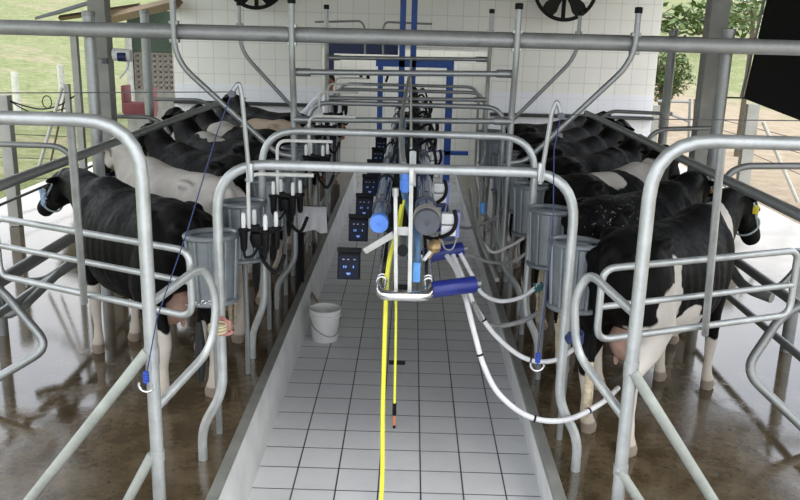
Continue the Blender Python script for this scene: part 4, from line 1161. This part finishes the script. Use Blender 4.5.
def make_cow(name_lab, x, y, heading, poll, muz, seed, mat, tailm='hair', halter=None, tagm=None, udder=True, step=.04, group=None, scale=1.07, voxel=.017):
    me, hd = cow_mesh(poll, muz, seed, voxel=voxel, step=step)
    t = thing('cow', name_lab, 'cow', (x, y, 0), math.radians(heading), group)
    t.scale = (scale, scale, scale)
    me.materials.append(mat); b = obj('body', me, None, t)
    poll, d, L, sd, up = hd['poll'], hd['d'], hd['L'], hd['sd'], hd['up']
    for s in (-1, 1):
        obj('eye', MB().ell(poll + d * L * .34 + sd * s * .110 + up * .035, (.022, .022, .022), None, 12, 8), M['eye'], t)
    m = MB(); rnd = random.Random(seed)
    for i in range(9):
        a = rnd.uniform(0, 2 * PI); r = .018
        m.tube(spline([(-.93, .03, .66), (-.935 + math.cos(a) * r, .03 + math.sin(a) * r, .5), (-.93 + math.cos(a) * r * 1.3, .03 + math.sin(a) * r * 1.3, .36), (-.93 + math.cos(a) * r * .4, .03 + math.sin(a) * r * .4, .24)], 4), [.02, .008], 6)
    obj('tail_switch', m, M[tailm], t)
    if udder:
        m = MB().ell((-.40, 0, .66), (.20, .15, .17), None, 20, 12)
        u = obj('udder', m, M['udder'], t)
        for sx in (-.48, -.34):
            for s in (-1, 1): obj('teat', MB().lathe([(.018, 0), (.016, -.04), (.008, -.06), (0, -.062)], (sx, s * .07, .53), seg=10), M['udder'], u)
    if halter:
        m = MB()
        def ringat(f, w, h):
            c = poll + d * L * f; pts = [c + sd * math.cos(a) * w + up * math.sin(a) * h for a in [2 * PI * k / 20 for k in range(20)]]
            m.tube(pts, .008, 6, closed=True)
        ringat(.66, .092, .108)
        for s in (-1, 1):
            m.tube(spline([poll + d * L * .66 + sd * s * .084, poll + d * L * .4 + sd * s * .115 - up * .03, poll + d * .04 + sd * s * .118, poll + up * .1 + sd * s * .03 - d * .02], 5), .008, 6)
        obj('halter', m, M[halter], t)
    if tagm:
        for s in (-1, 1):
            e0 = poll + d * .03 + sd * s * .14 + up * .0
            obj('ear_tag', MB().box(e0 + V((0, 0, -.05)) + d * .035, (.012, .045, .07), bev=.004), M[tagm], t)
    return t, hd
HL, HR = 131, 49
one = (1, 1, 1)
lm = [(-2.07, 6.24 + 1.08 * k) for k in range(7)]
rm = [(1.89, 5.76 + 1.05 * k) for k in range(7)]
c_ = {}
# left row
low = ((1.45, 0, 1.24), (1.88, .10, .90)); mid_ = ((1.26, 0, 1.34), (1.62, .03, 1.05)); high = ((1.20, 0, 1.46), (1.60, 0, 1.22))
t0, hd0 = make_cow('nearest black cow on the left with white lower legs and a pale halter', lm[0][0], lm[0][1], HL, low[0], low[1], 1,
    coat('coat black white socks', 0, [(-.62, .0, .35, .16, one)], .56, 1), 'hairb', 'halter', None, True, .05, 'cows on the left platform')
m = MB()
p = hd0['poll'] + hd0['d'] * hd0['L'] * .45 + hd0['sd'] * .13 - hd0['up'] * .02
rnd = random.Random(4)
for i in range(5): m.tube(spline([p + V((rnd.uniform(-.06, .04), rnd.uniform(-.01, .02), rnd.uniform(-.08, .09))) for _ in range(5)], 4), .010, 6)
obj('halter_knot', m, M['halterb'], t0)
make_cow('off-white cow standing behind the nearest left cow', lm[1][0], lm[1][1], HL, ((1.14, 0, 1.43))and (1.24, 0, 1.40), (1.56, .05, 1.08), 2,
    coat('coat grey white', 0, [(1.42, 0, 1.25, .16, one), (1.15, .2, 1.35, .12, one), (-.8, .15, .5, .2, one)], 0, 2, base_white=True), 'hair', 'rope', None, True, .0, 'cows on the left platform')
make_cow('black cow behind the off-white one on the left', lm[2][0], lm[2][1], HL, (1.24, 0, 1.42), (1.6, .0, 1.15), 3,
    coat('coat black plain', 0, [], .42, 3), 'hairb', 'wire', None, True, .03, 'cows on the left platform')
make_cow('black cow with a thin white stripe on its back, fourth in the left row', lm[3][0], lm[3][1], HL, (1.22, 0, 1.50), (1.6, .02, 1.30), 4,
    coat('coat black stripe', 0, [(.25, .10, 1.40, .28, (1.6, .35, .25))], .4, 4), 'hairb', None, None, True, .0, 'cows on the left platform')
make_cow('black cow with a white shoulder patch, fifth in the left row', lm[4][0], lm[4][1], HL, (1.20, 0, 1.46), (1.58, .02, 1.2), 5,
    coat('coat black shoulder patch', 0, [(.45, .15, 1.35, .20, (1.2, 1, .8))], .4, 5), 'hairb', None, None, True, .0, 'cows on the left platform', voxel=.022)
make_cow('cream-rumped cow with a black head end, sixth in the left row', lm[5][0], lm[5][1], HL, mid_[0], mid_[1], 6,
    coat('coat cream rump', 0, [(.75, .0, 1.2, .55, one), (-.85, -.3, 1.1, .28, one)], 0, 6, base_white=True, cream=True), 'hair', None, None, True, .0, 'cows on the left platform', voxel=.022)
make_cow('farthest black cow in the left row', lm[6][0], lm[6][1], HL, high[0], high[1], 7, coat('coat black far', 0, [], .4, 7), 'hairb', None, None, True, .0, 'cows on the left platform', voxel=.022)
# right row
make_cow('nearest cow on the right, black with a white belly patch and white legs', 1.86, 5.77, 51, (1.24, -.02, 1.36), (1.52, -.10, .98), 11,
    coat('coat black belly patch', 0, [(-.56, -.28, .96, .20, (1, 1, 1)), (-.42, -.3, 1.10, .17, (.5, 1, 1.3)), (-.22, -.25, .68, .24, (1.25, 1, .7)), (-.68, -.2, .62, .28, one), (.74, -.15, 1.2, .22, (.28, 1, 1.1))], .47, 11),
    'hair', 'halter', 'tag', True, .06, 'cows on the right platform')
make_cow('black cow with a wet splashed rump, second in the right row', rm[1][0], rm[1][1], HR, (1.16, 0, 1.33), (1.50, .03, 1.02), 12,
    coat('coat black splashed', 0, [], .42, 12, wet=.9), 'hair', 'halter', 'tago', True, .03, 'cows on the right platform')
make_cow('black and white cow with white flank patches, third in the right row', rm[2][0], rm[2][1], HR, (1.12, 0, 1.42), (1.5, .03, 1.15), 13,
    coat('coat white saddle', 0, [(.50, .0, 1.36, .25, (1.1, 1.6, 1)), (-.15, -.05, 1.36, .18, one)], .42, 13), 'hair', None, None, True, .0, 'cows on the right platform')
make_cow('plain black cow, fourth in the right row', rm[3][0], rm[3][1], HR, (1.12, 0, 1.40), (1.5, -.03, 1.15), 14,
    coat('coat black fourth', 0, [], .4, 14), 'hairb', None, None, True, .0, 'cows on the right platform')
make_cow('black cow with orange ear tags, fifth in the right row', rm[4][0], rm[4][1], HR, (1.2, 0, 1.46), (1.56, .02, 1.20), 15,
    coat('coat black fifth', 0, [], .4, 15), 'hairb', None, 'tago', True, .0, 'cows on the right platform', voxel=.022)
make_cow('black cow next to last in the right row', rm[5][0], rm[5][1], HR, high[0], high[1], 16,
    coat('coat black sixth', 0, [(.0, .0, 1.36, .12, one)], .4, 16), 'hairb', None, None, True, .0, 'cows on the right platform', voxel=.022)
make_cow('farthest black cow in the right row', rm[6][0], rm[6][1], HR, mid_[0], mid_[1], 17,
    coat('coat black seventh', 0, [], .4, 17), 'hairb', None, None, True, .0, 'cows on the right platform', voxel=.022)

# ------------------------------------------------------------ the person at the back
def person():
    hp = at(330, 82, 15.3)
    X, Y = hp.x, 15.3; s = (hp.z + .11) / 1.75
    t = thing('person', 'person in a white shirt standing at the back left with one arm reaching out', 'person', (X, Y, 0))
    m = MB()
    def lb(p, r): etube(m, [V(q) * s for q in p], [(a * s, b * s) for a, b in r], 14)
    m2 = MB()
    # body: legs, trunk, neck, head, arms
    for sd in (-1, 1):
        lb([(sd * .09, 0, .95), (sd * .10, 0, .75), (sd * .10, -.01, .48), (sd * .10, .01, .30), (sd * .10, .02, .08), (sd * .10, .0, .03)], [(.095, .10), (.088, .09), (.062, .062), (.058, .06), (.042, .045), (.04, .04)])
        m.ell(V((sd * .10, -.06, .035)) * s, (.045 * s, .12 * s, .04 * s))
    lb([(0, 0, .86), (0, 0, 1.0), (0, 0, 1.15), (0, 0, 1.32), (0, 0, 1.42), (0, 0, 1.47)], [(.15, .10), (.16, .11), (.14, .10), (.18, .115), (.16, .09), (.07, .06)])
    lb([(0, 0, 1.42), (0, -.01, 1.55)], [(.055, .058), (.055, .058)])
    m.ell(V((0, -.01, 1.64)) * s, (.075 * s, .095 * s, .112 * s)); m.ell(V((0, -.10, 1.62)) * s, (.014 * s, .022 * s, .026 * s)); m.ell(V((0, -.05, 1.575)) * s, (.045 * s, .05 * s, .04 * s))
    for sd in (-1, 1): m.ell(V((sd * .076, .0, 1.635)) * s, (.012 * s, .022 * s, .032 * s))
    m.tube([V(q) * s for q in ((.17, 0, 1.40), (.23, .0, 1.25), (.25, .02, 1.12), (.25, -.04, .98), (.25, -.07, .86))], [.055 * s, .03 * s], 12)
    m.tube([V(q) * s for q in ((-.17, 0, 1.40), (-.27, -.05, 1.28), (-.36, -.10, 1.16), (-.44, -.16, 1.08), (-.50, -.24, 1.02))], [.055 * s, .03 * s], 12)
    for base, dr in ((V((.25, -.08, .85)), V((0, -.2, -1))), (V((-.51, -.25, 1.01)), V((-.5, -.6, -.35)))):
        dr.normalize(); q = dr.cross(V((0, 1, .3))).normalized()
        m.ell((base + dr * .04) * s, (.035 * s, .035 * s, .045 * s))
        for k in range(4):
            o = q * (k - 1.5) * .02; ln = (.07, .08, .075, .06)[k]
            m.tube([(base + dr * .06 + o) * s, (base + dr * (.07 + ln * .6) + o * 1.1) * s, (base + dr * (.07 + ln) + o * 1.1 + V((0, .01, -.01))) * s], [.010 * s, .008 * s], 6)
        m.tube([(base + dr * .02 + q * .035) * s, (base + dr * .07 + q * .06) * s], [.012 * s, .009 * s], 6)
    me = m.mesh('raw', M['skin'], 0); o = bpy.data.objects.new('raw', me); COL.objects.link(o)
    r = o.modifiers.new('r', 'REMESH'); r.mode = 'VOXEL'; r.voxel_size = .011; r.use_smooth_shade = True
    k = o.modifiers.new('s', 'SMOOTH'); k.iterations = 2
    bpy.context.view_layer.update()
    new = bpy.data.meshes.new_from_object(o.evaluated_get(bpy.context.evaluated_depsgraph_get())); bpy.data.objects.remove(o)
    b = obj('body', new, None, t)
    m = MB()
    def lb2(p, r): etube(m, [V(q) * s for q in p], [(a * s, b * s) for a, b in r], 18)
    lb2([(0, 0, .84), (0, 0, 1.0), (0, 0, 1.15), (0, 0, 1.32), (0, 0, 1.42), (0, 0, 1.475)], [(.18, .13), (.18, .13), (.165, .125), (.20, .135), (.18, .11), (.085, .075)])
    m.tube([V(q) * s for q in ((.15, 0, 1.40), (.23, .0, 1.25), (.25, .02, 1.10), (.25, -.03, .98))], [.075 * s, .05 * s], 14)
    m.tube([V(q) * s for q in ((-.13, 0, 1.40), (-.27, -.05, 1.28), (-.36, -.10, 1.16), (-.44, -.16, 1.08))], [.082 * s, .06 * s], 14)
    obj('shirt', m, M['shirt'], t)
    m = MB()
    for sd in (-1, 1): lb3 = etube(m, [V(q) * s for q in ((sd * .085, 0, .97), (sd * .10, 0, .75), (sd * .10, -.01, .48), (sd * .10, .01, .10))], [(.11 * s, .12 * s), (.10 * s, .105 * s), (.078 * s, .08 * s), (.07 * s, .075 * s)], 14)
    obj('trousers', m, M['trouser'], t)
    m = MB(); m.ell(V((0, .015, 1.68)) * s, (.082 * s, .097 * s, .092 * s)); obj('hair', m, M['cap'], t)
    m = MB()
    for sd in (-1, 1): m.ell(V((sd * .03, -.095, 1.645)) * s, (.012 * s, .008 * s, .008 * s))
    obj('eyes', m, M['eye'], t)
    t.rotation_euler = (0, 0, math.radians(-10))
person()

# ------------------------------------------------------------ light
w = bpy.data.worlds.new('world'); C.world = w; w.use_nodes = True
nt = w.node_tree; bg = nt.nodes['Background']; tc = nt.nodes.new('ShaderNodeTexCoord'); nz = nt.nodes.new('ShaderNodeTexNoise')
nz.inputs['Scale'].default_value = 3; nz.inputs['Detail'].default_value = 4; nt.links.new(tc.outputs['Generated'], nz.inputs['Vector'])
rp = nt.nodes.new('ShaderNodeValToRGB'); rp.color_ramp.elements[0].position = .3; rp.color_ramp.elements[0].color = (.72, .80, .95, 1)
rp.color_ramp.elements[1].position = .7; rp.color_ramp.elements[1].color = (1, 1, 1, 1)
nt.links.new(nz.outputs['Fac'], rp.inputs[0]); nt.links.new(rp.outputs[0], bg.inputs['Color']); bg.inputs['Strength'].default_value = 3.0
sun = bpy.data.lights.new('sun', 'SUN'); sun.energy = 1.2; sun.angle = math.radians(12); sun.color = (1, .97, .90)
so = bpy.data.objects.new('sun', sun); COL.objects.link(so); so.rotation_euler = (math.radians(38), math.radians(12), 0)
vs_ = C.view_settings; vs_.view_transform = 'Standard'; vs_.look = 'None'; vs_.gamma = 1; vs_.exposure = -0.22; vs_.use_curve_mapping = False
